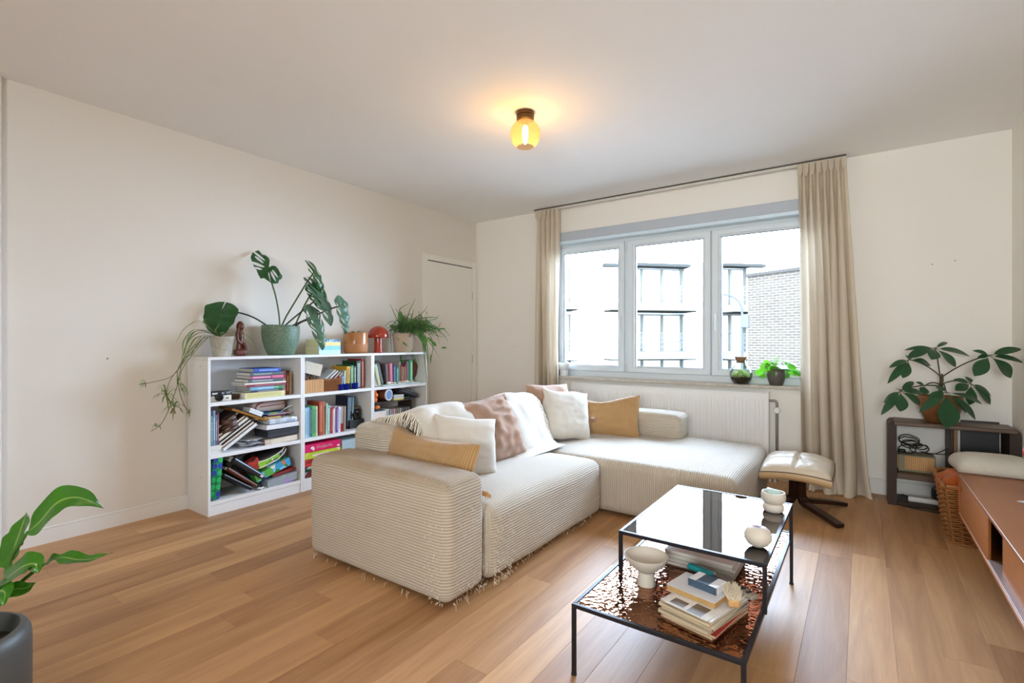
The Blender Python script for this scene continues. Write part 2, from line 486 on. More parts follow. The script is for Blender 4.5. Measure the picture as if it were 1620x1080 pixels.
# door in the left wall: casing and a plain leaf with two hinges
D0, D1 = 3.838, 4.745
mb = MB()
mb.cbox(XL, XL+.016, D0, 3.912, 0, 2.128, .003); mb.cbox(XL, XL+.016, 4.668, D1, 0, 2.128, .003)
mb.cbox(XL, XL+.016, 3.912, 4.668, 2.062, 2.128, .003)
door_m = M('e6e2da', .5, var=.02, spec=.35, name='door_paint')
dr = struct('door_1', mb, door_m)
struct('door_gap', MB().box(XL, XL+.002, 3.912, 4.668, 0, 2.062), dark_m, dr)
struct('door_leaf', MB().cbox(XL+.001, XL+.011, 3.914, 4.664, .006, 2.052, .002), door_m, dr)
for z in (1.72, .96, .2):
    h = MB().tube([(XL+.013, 4.667, z-.05), (XL+.013, 4.667, z+.05)], .006, 10)
    struct('hinge', h, M('bdb6a8', .35, .6), dr)

# ------------------------------------------------------------------ window: shutter box, frame, three sashes
FY = 4.86
pvc = M('d9e3ea', .35, var=.015, spec=.45, name='window_pvc')
pvc2 = M('b4bdc8', .5, var=.02, name='shutter_box_grey')
WX0, WX1 = -2.775, -.285
fr = MB()
Z0, Z1 = .80, 2.215
fr.cbox(WX0, WX0+.026, FY, FY+.07, Z0, Z1, .004); fr.cbox(WX1-.026, WX1, FY, FY+.07, Z0, Z1, .004)
fr.cbox(WX0, WX1, FY, FY+.07, .765, Z0+.055, .004); fr.cbox(WX0, WX1, FY, FY+.07, Z1-.02, 2.25, .004); fr.box(-2.82, WX0+.002, FY+.01, FY+.07, .765, 2.25); fr.box(WX1-.002, -.24, FY+.01, FY+.07, .765, 2.25)
fr.cbox(-1.996, -1.963, FY+.004, FY+.07, Z0+.05, Z1-.02, .003); fr.cbox(-1.150, -1.142, FY+.004, FY+.07, Z0+.05, Z1-.02, .002)
win = struct('window_1', fr, pvc)
def sash(x0, x1, handle, glass0=None, glass1=None):
    z0, z1 = .856, 2.20; g0, g1 = glass0, glass1; gz0, gz1 = .915, 2.136
    mb = MB(); y0, y1 = FY-.018, FY+.05
    out = [(x0, z0), (x1, z0), (x1, z1), (x0, z1)]; inn = [(g0, gz0), (g1, gz0), (g1, gz1), (g0, gz1)]
    def lerp(a, b, t): return (a[0]+(b[0]-a[0])*t, a[1]+(b[1]-a[1])*t)
    rings = []
    for t, y in ((0, y1), (0, y0+.006), (.06, y0), (.72, y0), (.80, y0+.008), (1, y0+.014), (1, y1)):
        rings.append([(*[lerp(o_, i_, t)[0]], y, lerp(o_, i_, t)[1]) for o_, i_ in zip(out, inn)])
    vs = [v for r_ in rings for v in r_]
    fs = [(a*4+k, a*4+(k+1) % 4, a*4+4+(k+1) % 4, a*4+4+k) for a in range(len(rings)-1) for k in range(4)]
    mb.add(vs, fs)
    s = struct('sash', mb, pvc, win)
    gk = MB()
    for a in ((g0, g0+.005, gz0, gz1), (g1-.005, g1, gz0, gz1)): gk.box(a[0], a[1], FY+.005, FY+.02, a[2], a[3])
    for a in ((gz0, gz0+.005), (gz1-.005, gz1)): gk.box(g0, g1, FY+.005, FY+.02, a[0], a[1])
    struct('gasket', gk, M('6f7478', .6), s)
    struct('pane', MB().box(g0, g1, FY+.012, FY+.016, gz0, gz1), pane_m, s)
    if handle:
        hx, hz_ = handle; hm = M('e9edf0', .25, spec=.6)
        h = MB().cbox(hx-.014, hx+.014, FY-.028, FY-.018, hz_-.035, hz_+.035, .004, seg=2)
        h.tube([(hx, FY-.026, hz_+.01), (hx, FY-.058, hz_+.01)], .009, 10)
        h.tube([(hx, FY-.056, hz_+.018), (hx, FY-.060, hz_-.05), (hx, FY-.058, hz_-.125)], [.010, .0095, .008], 10, flat=.75)
        struct('sash_handle', h, hm, s)
sash(-2.752, -1.997, (-2.03, 1.40), -2.712, -2.069)
sash(-1.962, -1.151, None, -1.885, -1.222)
sash(-1.141, -.308, (-1.105, 1.40), -1.063, -.385)
hg = MB()
for z in (.90, 2.14):
    hg.tube([(-1.979, FY-.022, z-.04), (-1.979, FY-.022, z+.04)], .008, 10)
struct('sash_hinge', hg, M('d5d9dc', .3), win)
# exterior reveal sheet metal under the frame and the roller shutter box above
sb = MB().cbox(-2.93, -.12, 4.742, 4.775, 2.257, 2.352, .004)
bx = struct('trim_2', sb, pvc2)
lip = MB(); lip.prism([(4.748, 2.228), (4.80, 2.222), (4.80, 2.257), (4.744, 2.257)], -2.93, -.12,
    T=Matrix(((0, 0, 1, 0), (1, 0, 0, 0), (0, 1, 0, 0), (0, 0, 0, 1))))
struct('box_lip', lip, M('d2e6f4', .3), bx)
# marble sill
def marble():
    t = NT('sill_marble'); co = t.coords('Object')
    a = t.noise(co, 9, 6, .65, 1.4); b = t.noise(co, 40, 3)
    col = t.mix(t.math('MULTIPLY_ADD', a, 1.5, -.25), lin('a79a8c'), lin('dcd6cd')); col = t.mix(t.math('MULTIPLY', b, .25), col, lin('8f8378'))
    t.bsdf(col, .3); return t.m
struct('trim_3', MB().cbox(-2.80, -.12, 4.716, FY+.01, .768, .796, .004), marble())

# curtain track fixed to the ceiling
tr = MB().cbox(-2.97, -.10, 4.655, 4.685, 2.594, HC, .002)
trk = struct('trim_4', tr, M('dad7d0', .4))
rec = MB().box(-2.97, -.10, 4.648, 4.6555, 2.612, HC)
struct('track_slot', rec, M('55524c', .7), trk)

# ================================================================== the street outside
mb = MB().box(-60, 60, 9, 80, -6.4, -6.2)
struct('street', mb, M('6a6866', .95))['kind'] = 'structure'
FA = R(46); fc = Vector((-math.sin(R(20.2))*31, math.cos(R(20.2))*31, 0))
fe = Vector((math.cos(FA), math.sin(FA), 0)); fn_ = Vector((-math.sin(FA), math.cos(FA), 0))
def fac(px, py):
    d = _fw + _rt*((px-810)/F) + Vector((0, 0, (540-py)/F)); t = (fc-EYE).xy.dot(fn_.xy)/d.xy.dot(fn_.xy)
    p = EYE + d*t - fc; return p.dot(fe), p.z
bld = thing('apartment_building', 'white plastered apartment building with stacked balconies across the street', 'building', (fc.x, fc.y, -6.2), FA)
def fbox(mb, px0, px1, py0, py1, y0, y1):
    """box on the facade plane; y runs from the street side (negative) into the building"""
    s0, z0 = fac(px0, py1); s1, _ = fac(px1, py1); _, z1 = fac((px0+px1)/2, py0); _, z0 = fac((px0+px1)/2, py1)
    return mb.box(s0, s1, y0, y1, z0+6.2, z1+6.2)
def fpart(name, mb, m, parent=None): return part(bld, name, mb, m, False, parent)
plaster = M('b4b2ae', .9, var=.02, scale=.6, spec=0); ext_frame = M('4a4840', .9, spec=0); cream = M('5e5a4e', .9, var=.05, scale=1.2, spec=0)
ext_glass = M('a8acab', .12, var=.06, scale=.5, spec=.8)
topz = fac(1030, 412)[1] + 6.2
bays = [(880, 906, [905.5]), (955, 1088, [1021, 1053, 1084]), (1143, 1187, [1162, 1186])]
rows = [(424, 481), (497, 555), (569, 630)]
wallmb = MB()
# wall sheet with the bays recessed behind the face
edges = [760, 880, 906, 1003, 1088, 1143, 1187, 1300]
for a, b in ((760, 880), (906, 1003), (1088, 1143), (1187, 1300)):
    s0 = fac(a, 540)[0]; s1 = fac(b, 540)[0]; wallmb.box(s0, s1, 0, 6, 0, topz)
for a, b in ((880, 906), (1003, 1088), (1143, 1187)):
    s0 = fac(a, 540)[0]; s1 = fac(b, 540)[0]; wallmb.box(s0-.02, s1+.02, .55, 6, 0, topz)
fpart('wall', wallmb, plaster)
rf = MB()
for a, b in ((953, 978), (1003, 1088), (1143, 1206)): fbox(rf, a, b, 418, 422.5, -.35, .6)
fpart('roof_shadow_strip', rf, M('2a2926', .8, spec=0))  # dark strip painted in for the shadow gap under the roof overhang
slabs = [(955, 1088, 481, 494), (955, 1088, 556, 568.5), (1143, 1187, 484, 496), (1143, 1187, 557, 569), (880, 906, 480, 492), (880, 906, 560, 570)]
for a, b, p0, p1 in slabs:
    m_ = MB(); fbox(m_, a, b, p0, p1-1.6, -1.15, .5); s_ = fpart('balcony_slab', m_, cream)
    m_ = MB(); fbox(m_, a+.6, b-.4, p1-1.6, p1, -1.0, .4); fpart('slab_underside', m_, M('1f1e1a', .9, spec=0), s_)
for x0, x1, posts in bays:
    for r0, r1 in rows:
        m_ = MB()
        for q in posts: fbox(m_, q-2.0, q+1.4, r0, r1, .38, .52)
        fbox(m_, max(x0, 1003 if x0 == 955 else x0), x1, r0, r0+1.3, .40, .52)
        wf = fpart('window_frame', m_, ext_frame)
        m_ = MB(); fbox(m_, max(x0, 1003 if x0 == 955 else x0), x1, r0, r1, .50, .545); fpart('window_pane', m_, ext_glass, wf)
rail_m = M('5a5a58', .9, spec=0)
for x0, x1, r0, r1 in ((955, 1088, 527, 556), (1003, 1088, 455, 481), (880, 906, 527, 560), (880, 906, 450, 480), (1143, 1175, 528, 557), (1143, 1175, 456, 484)):
    m_ = MB(); n_ = int((x1-x0)/3.2)
    for k in range(n_+1):
        q = x0 + (x1-x0)*k/n_; fbox(m_, q-.17, q+.17, r0, r1, -1.1, -1.06)
    for yy in (r0, (r0+r1)/2, r0+(r1-r0)*.25, r0+(r1-r0)*.75): fbox(m_, x0, x1, yy-.3, yy+.4, -1.12, -1.05)
    fpart('railing', m_, rail_m)
m_ = MB(); fbox(m_, 1144, 1187, 408.5, 411, 2, 4); fbox(m_, 1155, 1158, 410, 416, 2.5, 3); fbox(m_, 1174, 1177, 410, 416, 2.5, 3)
fpart('roof_canopy', m_, M('2c2c2c', .9, spec=0))

# brick building on the right, nearer
BD = R(35.1 + 90 + 27.5)     # direction of its long wall: away and to the left
bdir = Vector((math.cos(BD), math.sin(BD), 0))
dpx = _fw + _rt*((1183-810)/F); bc = EYE + dpx*22.0; bc.z = 0
bb_ = thing('brick_building', 'pale grey brick building with a flat top beyond the right window sash', 'building', (bc.x, bc.y, -6.2), BD)
def brickm():
    t = NT('pale_brick'); co = t.coords('Object', (1, 1, 1)); s = t.n('ShaderNodeSeparateXYZ'); t.l(co, s.inputs[0])
    cb = t.n('ShaderNodeCombineXYZ'); t.l(s.outputs[0], cb.inputs[0]); t.l(s.outputs[2], cb.inputs[1])
    br = t.n('ShaderNodeTexBrick'); t.l(cb.outputs[0], br.inputs['Vector']); br.inputs['Scale'].default_value = 1
    br.inputs['Brick Width'].default_value = .34; br.inputs['Row Height'].default_value = .11; br.inputs['Mortar Size'].default_value = .016
    br.inputs['Color1'].default_value = lin('322c26'); br.inputs['Color2'].default_value = lin('38322b'); br.inputs['Mortar'].default_value = lin('4c443b')
    t.bsdf(br.outputs['Color'], .95); t.b.inputs['Specular IOR Level'].default_value = 0; return t.m
hb = (540-438)/F*22.0 + 1.17 + 6.2
part(bb_, 'wall', MB().box(-10, 0, -7, 0, 0, hb), brickm(), False)
part(bb_, 'coping', MB().box(-10.1, .1, -7.1, .1, hb, hb+.12), M('2e2a26', .9, spec=0), False)

# street lamp with its wall cable
lp = EYE + (_fw + _rt*((1174-810)/F))*19.0
sl = thing('street_lamp', 'slim street lamp post with a curved arm in front of the brick building', 'street lamp', (lp.x, lp.y, -6.2))
g_ = M('343432', .9, spec=0)
zt = (540-487)/F*19 + 1.17
part(sl, 'post', MB().tube([(lp.x, lp.y, -6.2), (lp.x, lp.y, zt)], [.07, .045], 10), g_)
ar = bez((lp.x, lp.y, zt-.1), (lp.x-.05, lp.y, zt+.35), (lp.x-.35, lp.y-.1, zt+.52), (lp.x-.75, lp.y-.25, zt+.55))
part(sl, 'arm', MB().tube(ar, .035, 8), g_)
part(sl, 'lamp_head', MB().lathe([(0, .05), (.05, .045), (.09, 0), (.07, -.03), (0, -.035)], (lp.x-.8, lp.y-.27, zt+.53), 14, sx=2.2), M('5a5a58', .8, spec=0))
part(sl, 'junction_box', MB().cbox(lp.x-.02, lp.x+.24, lp.y-.1, lp.y+.1, zt-.75, zt-.25, .02), M('3a3a38', .9, spec=0))
a = Vector((lp.x, lp.y, zt-.9)); b = a + _rt*-9.5 + _fw*9 + Vector((0, 0, -1.2))
solo('overhead_cable', 'thin overhead cable slung from the street lamp to the apartment building', 'cable', MB().tube(arc(a, b, -.25, 16), .014, 6), M('2c2c2e', .9, spec=0))
# ================================================================== sofa
cord_a = cord_mat('sofa_corduroy', 'bdb09f', 'cfc4b4', .0135, .6)
def rule_seat(k, side, p):
    return (p.z if k == 0 else p.x, p.y)
def rule_arm(k, side, p):
    return ((p.x, p.y) if k == 2 else (p.z, p.x + p.y))
def rule_back(k, side, p):
    return ((p.y, p.x) if k == 2 else (p.z, p.x + p.y))
sofa = thing('corner_sofa', 'large cream corduroy corner sofa with a chaise and frayed lower corners', 'sofa', (-1.6, 3.0, 0))
part(sofa, 'armrest', MB().softbox(-2.48, -1.46, 1.59, 1.862, .02, .545, .048, 14, 6, 8, (.006, .008, .022), rule_arm, .006), cord_mat('tan_top_corduroy', 'beb09e', 'd0c4b3', .0135, .6, tan_top=('9a7a52', .50, .56)))
part(sofa, 'seat', MB().softbox(-2.2, -1.437, 1.872, 3.10, .02, .372, .06, 12, 14, 8, (.008, .004, .03), rule_seat, .010), cord_a)
part(sofa, 'chaise', MB().softbox(-2.2, -.60, 3.112, 4.30, .02, .368, .055, 18, 12, 8, (.008, .006, .02), rule_seat, .008), cord_a)
part(sofa, 'backrest', MB().softbox(-2.48, -2.17, 1.87, 4.31, .02, .685, .06, 6, 20, 8, (.012, .01, .018), rule_arm, .008), cord_a)
part(sofa, 'side_backrest', MB().softbox(-2.16, -1.20, 4.05, 4.31, .36, .572, .045, 12, 6, 5, (.01, .01, .012), rule_back, .006), cord_a)
# tufts of frayed thread along the worn corners and hems
rnd = random.Random(11); th = MB()
def thread(p, out, L):
    p = Vector(p); d = Vector(out)
    q = [p]
    for k in range(5):
        d = d + Vector((rnd.uniform(-.5, .5), rnd.uniform(-.5, .5), rnd.uniform(-.9, .15))); d.normalize(); q.append(q[-1] + d*(L/5))
    th.tube([Vector((v.x, v.y, max(v.z, .003))) for v in q], .0008, 4, caps=False)
for _ in range(520):
    z = .03 + .42*rnd.random()**1.5; r_ = rnd.random()
    if r_ < .38: thread((-1.452, 1.62+.24*rnd.random()**.8, z), (1, 0, 0), rnd.uniform(.005, .014))
    elif r_ < .55: thread((-1.47-.12*rnd.random(), 1.583, z), (.3, -1, 0), rnd.uniform(.006, .014))
    elif r_ < .85: thread((-1.428, 1.88+.16*rnd.random()**1.4, z*.75), (1, 0, 0), rnd.uniform(.008, .022))
    else: thread((-1.43, 1.95+1.1*rnd.random(), .03+.05*rnd.random()), (1, 0, -.3), rnd.uniform(.006, .016))
for _ in range(24):
    if rnd.random() < .6: thread((-2.45+1.0*rnd.random(), 1.588, .03), (0, -.5, -.6), rnd.uniform(.012, .035))
    else: thread((-1.455, 1.62+.24*rnd.random(), .03), (.6, 0, -.5), rnd.uniform(.01, .04))
part(sofa, 'frayed_threads', th, M('e6ddca', .9), kind='stuff')

# ------------------------------------------------------------------ cushions and throws
def cushion_mesh(w_, h, t, seed=0, wr=.006, pinch=.07, n=28, sag=0., freq=9., cordpitch=None, ears=1.0, drop=0.):
    mb = MB(); off = Vector((seed*7.3, seed*3.1, seed*1.7))
    def surf(side):
        def fn(u, v):
            a, b = 2*u-1, 2*v-1
            x = a*w_/2*(1 - pinch*(1-b*b)); z = b*h/2*(1 - pinch*(1-a*a))
            th_ = t/2 * (max(0, (1-a**4))*max(0, (1-b**4)))**.55
            y = side*th_
            p = Vector((x, 0, z))
            nz = noise.noise(p*freq + off)*wr + noise.noise(p*freq*2.6 + off*2)*wr*.5
            fold_ = (abs(noise.noise(Vector((x*freq*.6, z*freq*2.2, seed)) + off)) )*wr*1.6
            k = min(1, th_/(t*.16+1e-6))
            y += side*(nz - fold_)*k
            x += noise.noise(Vector((z*6, seed, 0)))*.012*(abs(a)**4); z += noise.noise(Vector((x*6, 3, seed)))*.014*(abs(b)**4)
            if drop and b > 0: z -= drop*b*b*max(0, 1-(abs(a+.15)/.9)**2)
            y += sag*(b*b)
            return (x, y, z)
        return fn
    for side in (1, -1):
        mb.grid(surf(side) if side < 0 else (lambda u, v, f=surf(1): f(1-u, v)), n, n, 0, True, lambda u, v: (u*w_, v*h))
    return mb
def place(rx=0, ry=0, rz=0):
    return Matrix.Rotation(R(rz), 3, 'Z') @ Matrix.Rotation(R(rx), 3, 'X') @ Matrix.Rotation(R(ry), 3, 'Y')
def cushion(name, label, loc, rot, dims, mat, parts=(), **k):
    root = thing(name, label, 'cushion', loc, rot)
    part(root, 'cover', cushion_mesh(*dims, **k), mat, False)
    seam = MB(); w_, h = dims[0], dims[1]; pn = k.get('pinch', .07); sd = k.get('seed', 0)
    return root
och = cord_mat('ochre_corduroy', 'ae8556', 'c6a173', .011, .5)
whc = cloth('white_linen', 'c6bfb4', 'd4cec5', weave=500, bump=.25)
brc = cloth('brown_linen', '94725c', 'ab8a74', weave=380, bump=.45, sheen=.3)
thr = cloth('throw_weave', 'c4bdb2', 'd3ccc2', weave=260, bump=.6, sheen=.3)
c1 = cushion('ochre_cushion', 'long ochre corduroy cushion lying along the near armrest of the sofa', (-1.955, 1.955, .525), place(-14, 5, -2), (.72, .31, .17), och, seed=1, wr=.008, pinch=.03, drop=.035)
ts = MB()
for k in range(9): ts.tube([(-1.515+.003*k, 1.876, .43), (-1.50+.004*k, 1.885+.004*math.sin(k*3), .447), (-1.488+.005*k, 1.892+.008*math.cos(k*2), .425+.006*math.sin(k*2))], .0035, 5)
part(c1, 'tassel', ts, M('b98a57', .9))
cushion('white_cushion', 'smooth white square cushion standing behind the ochre cushion near the armrest', (-1.90, 2.235, .555), place(-20, 9, 66), (.40, .36, .15), whc, seed=2, wr=.005, pinch=.06)
c4 = cushion('brown_cushion', 'crumpled brown linen cushion leaning on the backrest between the two white throws', (-2.00, 2.60, .585), place(-24, -5, 80), (.50, .45, .18), brc, seed=4, wr=.030, pinch=.06, freq=7)
c6 = cushion('brown_cushion', 'brown linen cushion with a tassel, tucked behind the far white cushion', (-2.08, 3.53, .605), place(-18, 3, 78), (.50, .45, .16), brc, seed=6, wr=.016, pinch=.06, freq=7)
tb = MB().lathe([(0, .02), (.02, .012), (.024, -.004), (.014, -.02), (0, -.024)], (-1.795, 3.70, .535), 10); part(c6, 'tassel', tb, M('94725c', .9))
cushion('white_cushion', 'smooth white square cushion at the far inner corner of the sofa', (-1.95, 3.53, .58), place(-21, 9, 62), (.44, .41, .15), whc, seed=9, wr=.006, pinch=.06)
cushion('ochre_cushion', 'ochre corduroy cushion leaning on the side backrest in front of the radiator', (-1.79, 3.95, .525), place(-16, -4, 6), (.58, .38, .17), och, seed=5, wr=.007, pinch=.06, drop=.05)
def throw(name, label, y0, y1, seed, top=.78, foot=None, skew=0., fringe=(0,), spread=.1):
    """blanket hung over a stuffed cushion on the backrest: profile from the back edge over the top and down to the seat"""
    root = thing(name, label, 'throw blanket', (-2.05, (y0+y1)/2, .40))
    prof = [(-2.50, .60), (-2.47, .68), (-2.40, .715), (-2.30, .735), (-2.22, .765), (-2.15, top), (-2.08, top-.015), (-2.02, top-.07), (-1.97, top-.16), (-1.925, top-.26), (-1.88, .44), (-1.84, .412), (-1.76, .402)]
    if foot: prof = prof[:-2] + foot
    n_ = len(prof)-1
    def at(t):
        f = t*n_; i = min(int(f), n_-1); q = f-i
        a, b = prof[i], prof[i+1]; return a[0]+(b[0]-a[0])*q, a[1]+(b[1]-a[1])*q
    def fn(u, v):
        x, z = at(v); W = (y1-y0); y = y0 + W*u + skew*(v-.5) + (u-.5)*spread*max(0, v-.5)*2
        e = (1-abs(2*u-1)**3)
        hump = .75 + .25*e
        if z > .69: z = .69 + (z-.69)*hump
        x -= (1-e)*.05*max(0, 1-abs(v-.7)*3)
        p = Vector((y*6, v*5, seed*3.3))
        d = noise.noise(p)*.014 + noise.noise(p*2.4)*.007 + math.sin(u*9+seed*2+v*2)*.006
        g = min(1, max(0, (v-.2)*4)) * min(1, max(.25, (1-v)*5))
        return (x + d*g, y + noise.noise(p*1.3+Vector((9, 0, 0)))*.012, max(z + d*.8*g, .398 if x > -2.16 else 0))
    mb = MB().grid(fn, 34, 60)
    o = part(root, 'blanket', mb, thr)
    fm = MB(); rr = random.Random(seed)
    for u in fringe:
        for k in range(90):
            v = .10 + .88*k/89
            p = Vector(fn(u, v)); sgn = 1 if u > .5 else -1
            L = rr.uniform(.05, .085)
            q = [p, p + Vector((rr.uniform(0, .012), sgn*L*.35, -L*.35+rr.uniform(-.01, .01))), p + Vector((rr.uniform(-.006, .02), sgn*L*.55+rr.uniform(-.012, .012), -L*.95))]
            q = [Vector((w_.x, w_.y, max(w_.z, .40 if w_.x > -2.15 else 0))) for w_ in q]
            fm.tube(q, [.0032, .0028, .0018], 5, caps=False)
    part(root, 'fringe', fm, M('e4dccd', .95), kind='stuff')
    cm = MB().softbox(-2.20, -2.0, y0+.05, y1-.05, .45, .70, .07, 4, 6, 4)
    return root
throw('throw_blanket', 'white woven throw with a long fringe hung over the near end of the backrest', 2.00, 2.50, 3, .79, foot=[(-1.90, .46), (-1.885, .45), (-1.88, .44)], fringe=(0,), spread=.02)
throw('throw_blanket', 'white woven throw draped between the two brown cushions down to the seat', 2.74, 3.24, 8, .79, foot=[(-1.87, .425), (-1.84, .408), (-1.80, .402)], fringe=(0, 1), spread=.02)

# ================================================================== coffee table
steel = M('22222a', .42, .4, var=.08, spec=.5, name='black_steel')
ct = thing('coffee_table', 'two-tier black steel coffee table with a bronze glass top and hammered copper shelf', 'coffee table', (-.55, 2.1, 0))
TX0, TX1 = -.806, -.285
UX0, UX1 = -.792, -.262
b = .014
def rect_frame(x0, x1, y0, y1, z0, z1):
    mb = MB()
    mb.cbox(x0, x1, y0, y0+b, z0, z1, .0015); mb.cbox(x0, x1, y1-b, y1, z0, z1, .0015)
    mb.cbox(x0, x0+b, y0+b, y1-b, z0, z1, .0015); mb.cbox(x1-b, x1, y0+b, y1-b, z0, z1, .0015)
    return mb
LX0, LX1, LY0, LY1 = -.836, -.272, 1.552, 2.75
part(ct, 'lower_frame', rect_frame(LX0, LX1, LY0, LY1, .236, .250), steel)
part(ct, 'upper_frame', rect_frame(UX0, UX1, 1.862, 2.635, .406, .420), steel)
for x in (LX0, LX1-b):
    lg = MB().cbox(x, x+b, LY0, LY0+b, .004, .2365, .0015); o = part(ct, 'leg', lg, steel)
    part(ct, 'foot_glide', MB().lathe([(0, .0), (.010, .0), (.010, .005), (0, .006)], (x+b/2, LY0+b/2, 0), 12), M('1a1a1c', .6), parent=o)
for x in (UX0, UX1-b):
    part(ct, 'post', MB().cbox(x, x+b, 1.862, 1.862+b, .250, .407, .0015), steel)
for x in (LX0, LX1-b):
    lg = MB().cbox(x, x+b, LY1-b, LY1, .004, .237, .0015); o = part(ct, 'leg', lg, steel)
    part(ct, 'foot_glide', MB().lathe([(0, .0), (.010, .0), (.010, .005), (0, .006)], (x+b/2, LY1-b/2, 0), 12), M('1a1a1c', .6), parent=o)
for x in (UX0, UX1-b):
    part(ct, 'post', MB().cbox(x, x+b, 2.621, 2.635, .250, .407, .0015), steel)
tg = NT('bronze_glass'); trn = tg.n('ShaderNodeBsdfTransparent'); trn.inputs[0].default_value = (.72, .47, .36, 1)
gl = tg.n('ShaderNodeBsdfGlossy'); gl.inputs['Roughness'].default_value = .004; gl.inputs['Color'].default_value = (1, .93, .90, 1)
lw = tg.n('ShaderNodeFresnel'); lw.inputs[0].default_value = 1.75
mx = tg.n('ShaderNodeMixShader'); tg.l(tg.math('MINIMUM', tg.math('MULTIPLY', lw.outputs[0], 1.25), 1.0), mx.inputs[0])
tg.l(trn.outputs[0], mx.inputs[1]); tg.l(gl.outputs[0], mx.inputs[2]); tg.l(mx.outputs[0], tg.out.inputs['Surface'])
part(ct, 'glass_top', MB().box(UX0+b, UX1-b, 1.862+b, 2.635-b, .410, .418), tg.m)
hm = NT('hammered_copper'); co = hm.coords('Object')
vo = hm.n('ShaderNodeTexVoronoi', feature='SMOOTH_F1'); vo.inputs['Scale'].default_value = 62; vo.inputs['Smoothness'].default_value = .8; hm.l(co, vo.inputs['Vector'])
hm.bsdf(hm.mix(hm.noise(co, 5, 3), lin('86553a'), lin('a06c4a')), .05, .92)
hm.bump(vo.outputs['Distance'], .30, .006)
part(ct, 'copper_shelf', MB().box(LX0+b, LX1-b, LY0+b, LY1-b, .240, .247), hm.m)

# ================================================================== footstool
st = thing('footstool', 'cream leather tufted footstool on a dark wooden four-star base', 'footstool', (-.37, 4.0, 0))
lea = NT('cream_leather'); co = lea.coords('Object')
lea.bsdf(lea.mix(lea.noise(co, 12, 3), lin('c9bba6'), lin('d8ccb9')), .36); lea.bump(lea.noise(co, 240, 3), .12, .002)
tan = NT('tan_leather'); co = tan.coords('Object'); tan.bsdf(tan.mix(tan.noise(co, 12, 3), lin('b8996f'), lin('c7aa82')), .45); tan.bump(tan.noise(co, 240, 3), .12, .002)
def sade(u, v):     # tilt and saddle of the seat
    a, bb_2 = 2*u-1, 2*v-1
    return .292 + .035*(v) - .020*a*a
def stop(u, v):
    a, c_ = 2*u-1, 2*v-1
    x = -.37 + .215*a*(1-.03*c_*c_); y = 4.0 + .205*c_*(1-.02*a*a)
    edge = (max(0, 1-a**4)*max(0, 1-c_**4))**.42
    puff = .058*edge
    groove = .020*math.exp(-(a/.045)**2)*(1-.3*c_*c_) + .004*math.exp(-(c_/.05)**2)
    dim = .016*math.exp(-((a/.12)**2+(c_/.12)**2))
    z = sade(u, v) + max(0, puff - groove*edge - dim) + (noise.noise(Vector((a*5, c_*5, 2)))*.005 - .004*abs(noise.noise(Vector((c_*9, a*2.2, 4)))))*edge
    return (x, y, z)
part(st, 'seat_cushion', MB().grid(stop, 44, 44), lea.m)
ns = 44
ring = [(k/ns, 0) for k in range(ns)] + [(1, k/ns) for k in range(ns)] + [(1-k/ns, 1) for k in range(ns)] + [(0, 1-k/ns) for k in range(ns)]
top_ = [Vector(stop(u, v)) for u, v in ring]
bnd = MB(); N = len(ring); vs = []
for dz, ins in ((0, 0), (-.012, .008), (-.036, .006), (-.052, -.010), (-.055, -.05)):
    for p in top_:
        d = Vector((p.x+.37, p.y-4.0, 0)).normalized(); vs.append(p + d*ins + Vector((0, 0, dz)))
fs = [(a*N+(k+1) % N, a*N+k, a*N+N+k, a*N+N+(k+1) % N) for a in range(4) for k in range(N)] + [[4*N+k for k in range(N)]]
bnd.add(vs, fs, 0, True); part(st, 'side_band', bnd, tan.m)
pp = MB().tube([p + Vector((p.x+.37, p.y-4, 0)).normalized()*.003 for p in top_ + top_[:1]], .0032, 6, caps=False); part(st, 'piping', pp, M('6b5a46', .6))
bt = MB().lathe([(0, .007), (.011, .004), (.012, 0)], (-.37, 4.0, stop(.5, .5)[2]-.001), 14); part(st, 'button', bt, lea.m)
dkw = wood('dark_stained_wood', '1c0f0a', '3a2117', 0, 8, .32)
part(st, 'swivel_post', MB().lathe([(.02, .10), (.022, .27), (.06, .275), (.06, .285), (0, .285)], (-.37, 4.0, 0), 20), M('141414', .35, .5))
for k in range(4):
    an = R(-46 + 90*k); T = Matrix.Translation((-.37, 4.0, 0)) @ Matrix.Rotation(an, 4, 'Z')
    # bent laminated foot: upright against the post, then sweeping out and down
    pth = [(.034, .215), (.034, .12), (.038, .09), (.052, .068), (.085, .055), (.20, .042), (.30, .028), (.375, .016)]
    lg = MB(); vs = []; th_ = [.012, .013, .014, .015, .015, .014, .013, .012]; wd = [.026, .026, .026, .026, .026, .027, .027, .026]
    for i, (r_, z) in enumerate(pth):
        a_ = Vector(pth[min(i+1, 7)]) - Vector(pth[max(i-1, 0)]); n_ = Vector((-a_.y, a_.x)).normalized()
        for s_, q_ in ((-1, -1), (1, -1), (1, 1), (-1, 1)):
            vs.append((r_ + n_.x*th_[i]*q_, wd[i]*s_, z + n_.y*th_[i]*q_))
    fs = [(i*4+k_, i*4+(k_+1) % 4, i*4+4+(k_+1) % 4, i*4+4+k_) for i in range(7) for k_ in range(4)] + [(3, 2, 1, 0), (28, 29, 30, 31)]
    lg.add(vs, fs, 0, False, T); part(st, 'foot', lg, dkw)

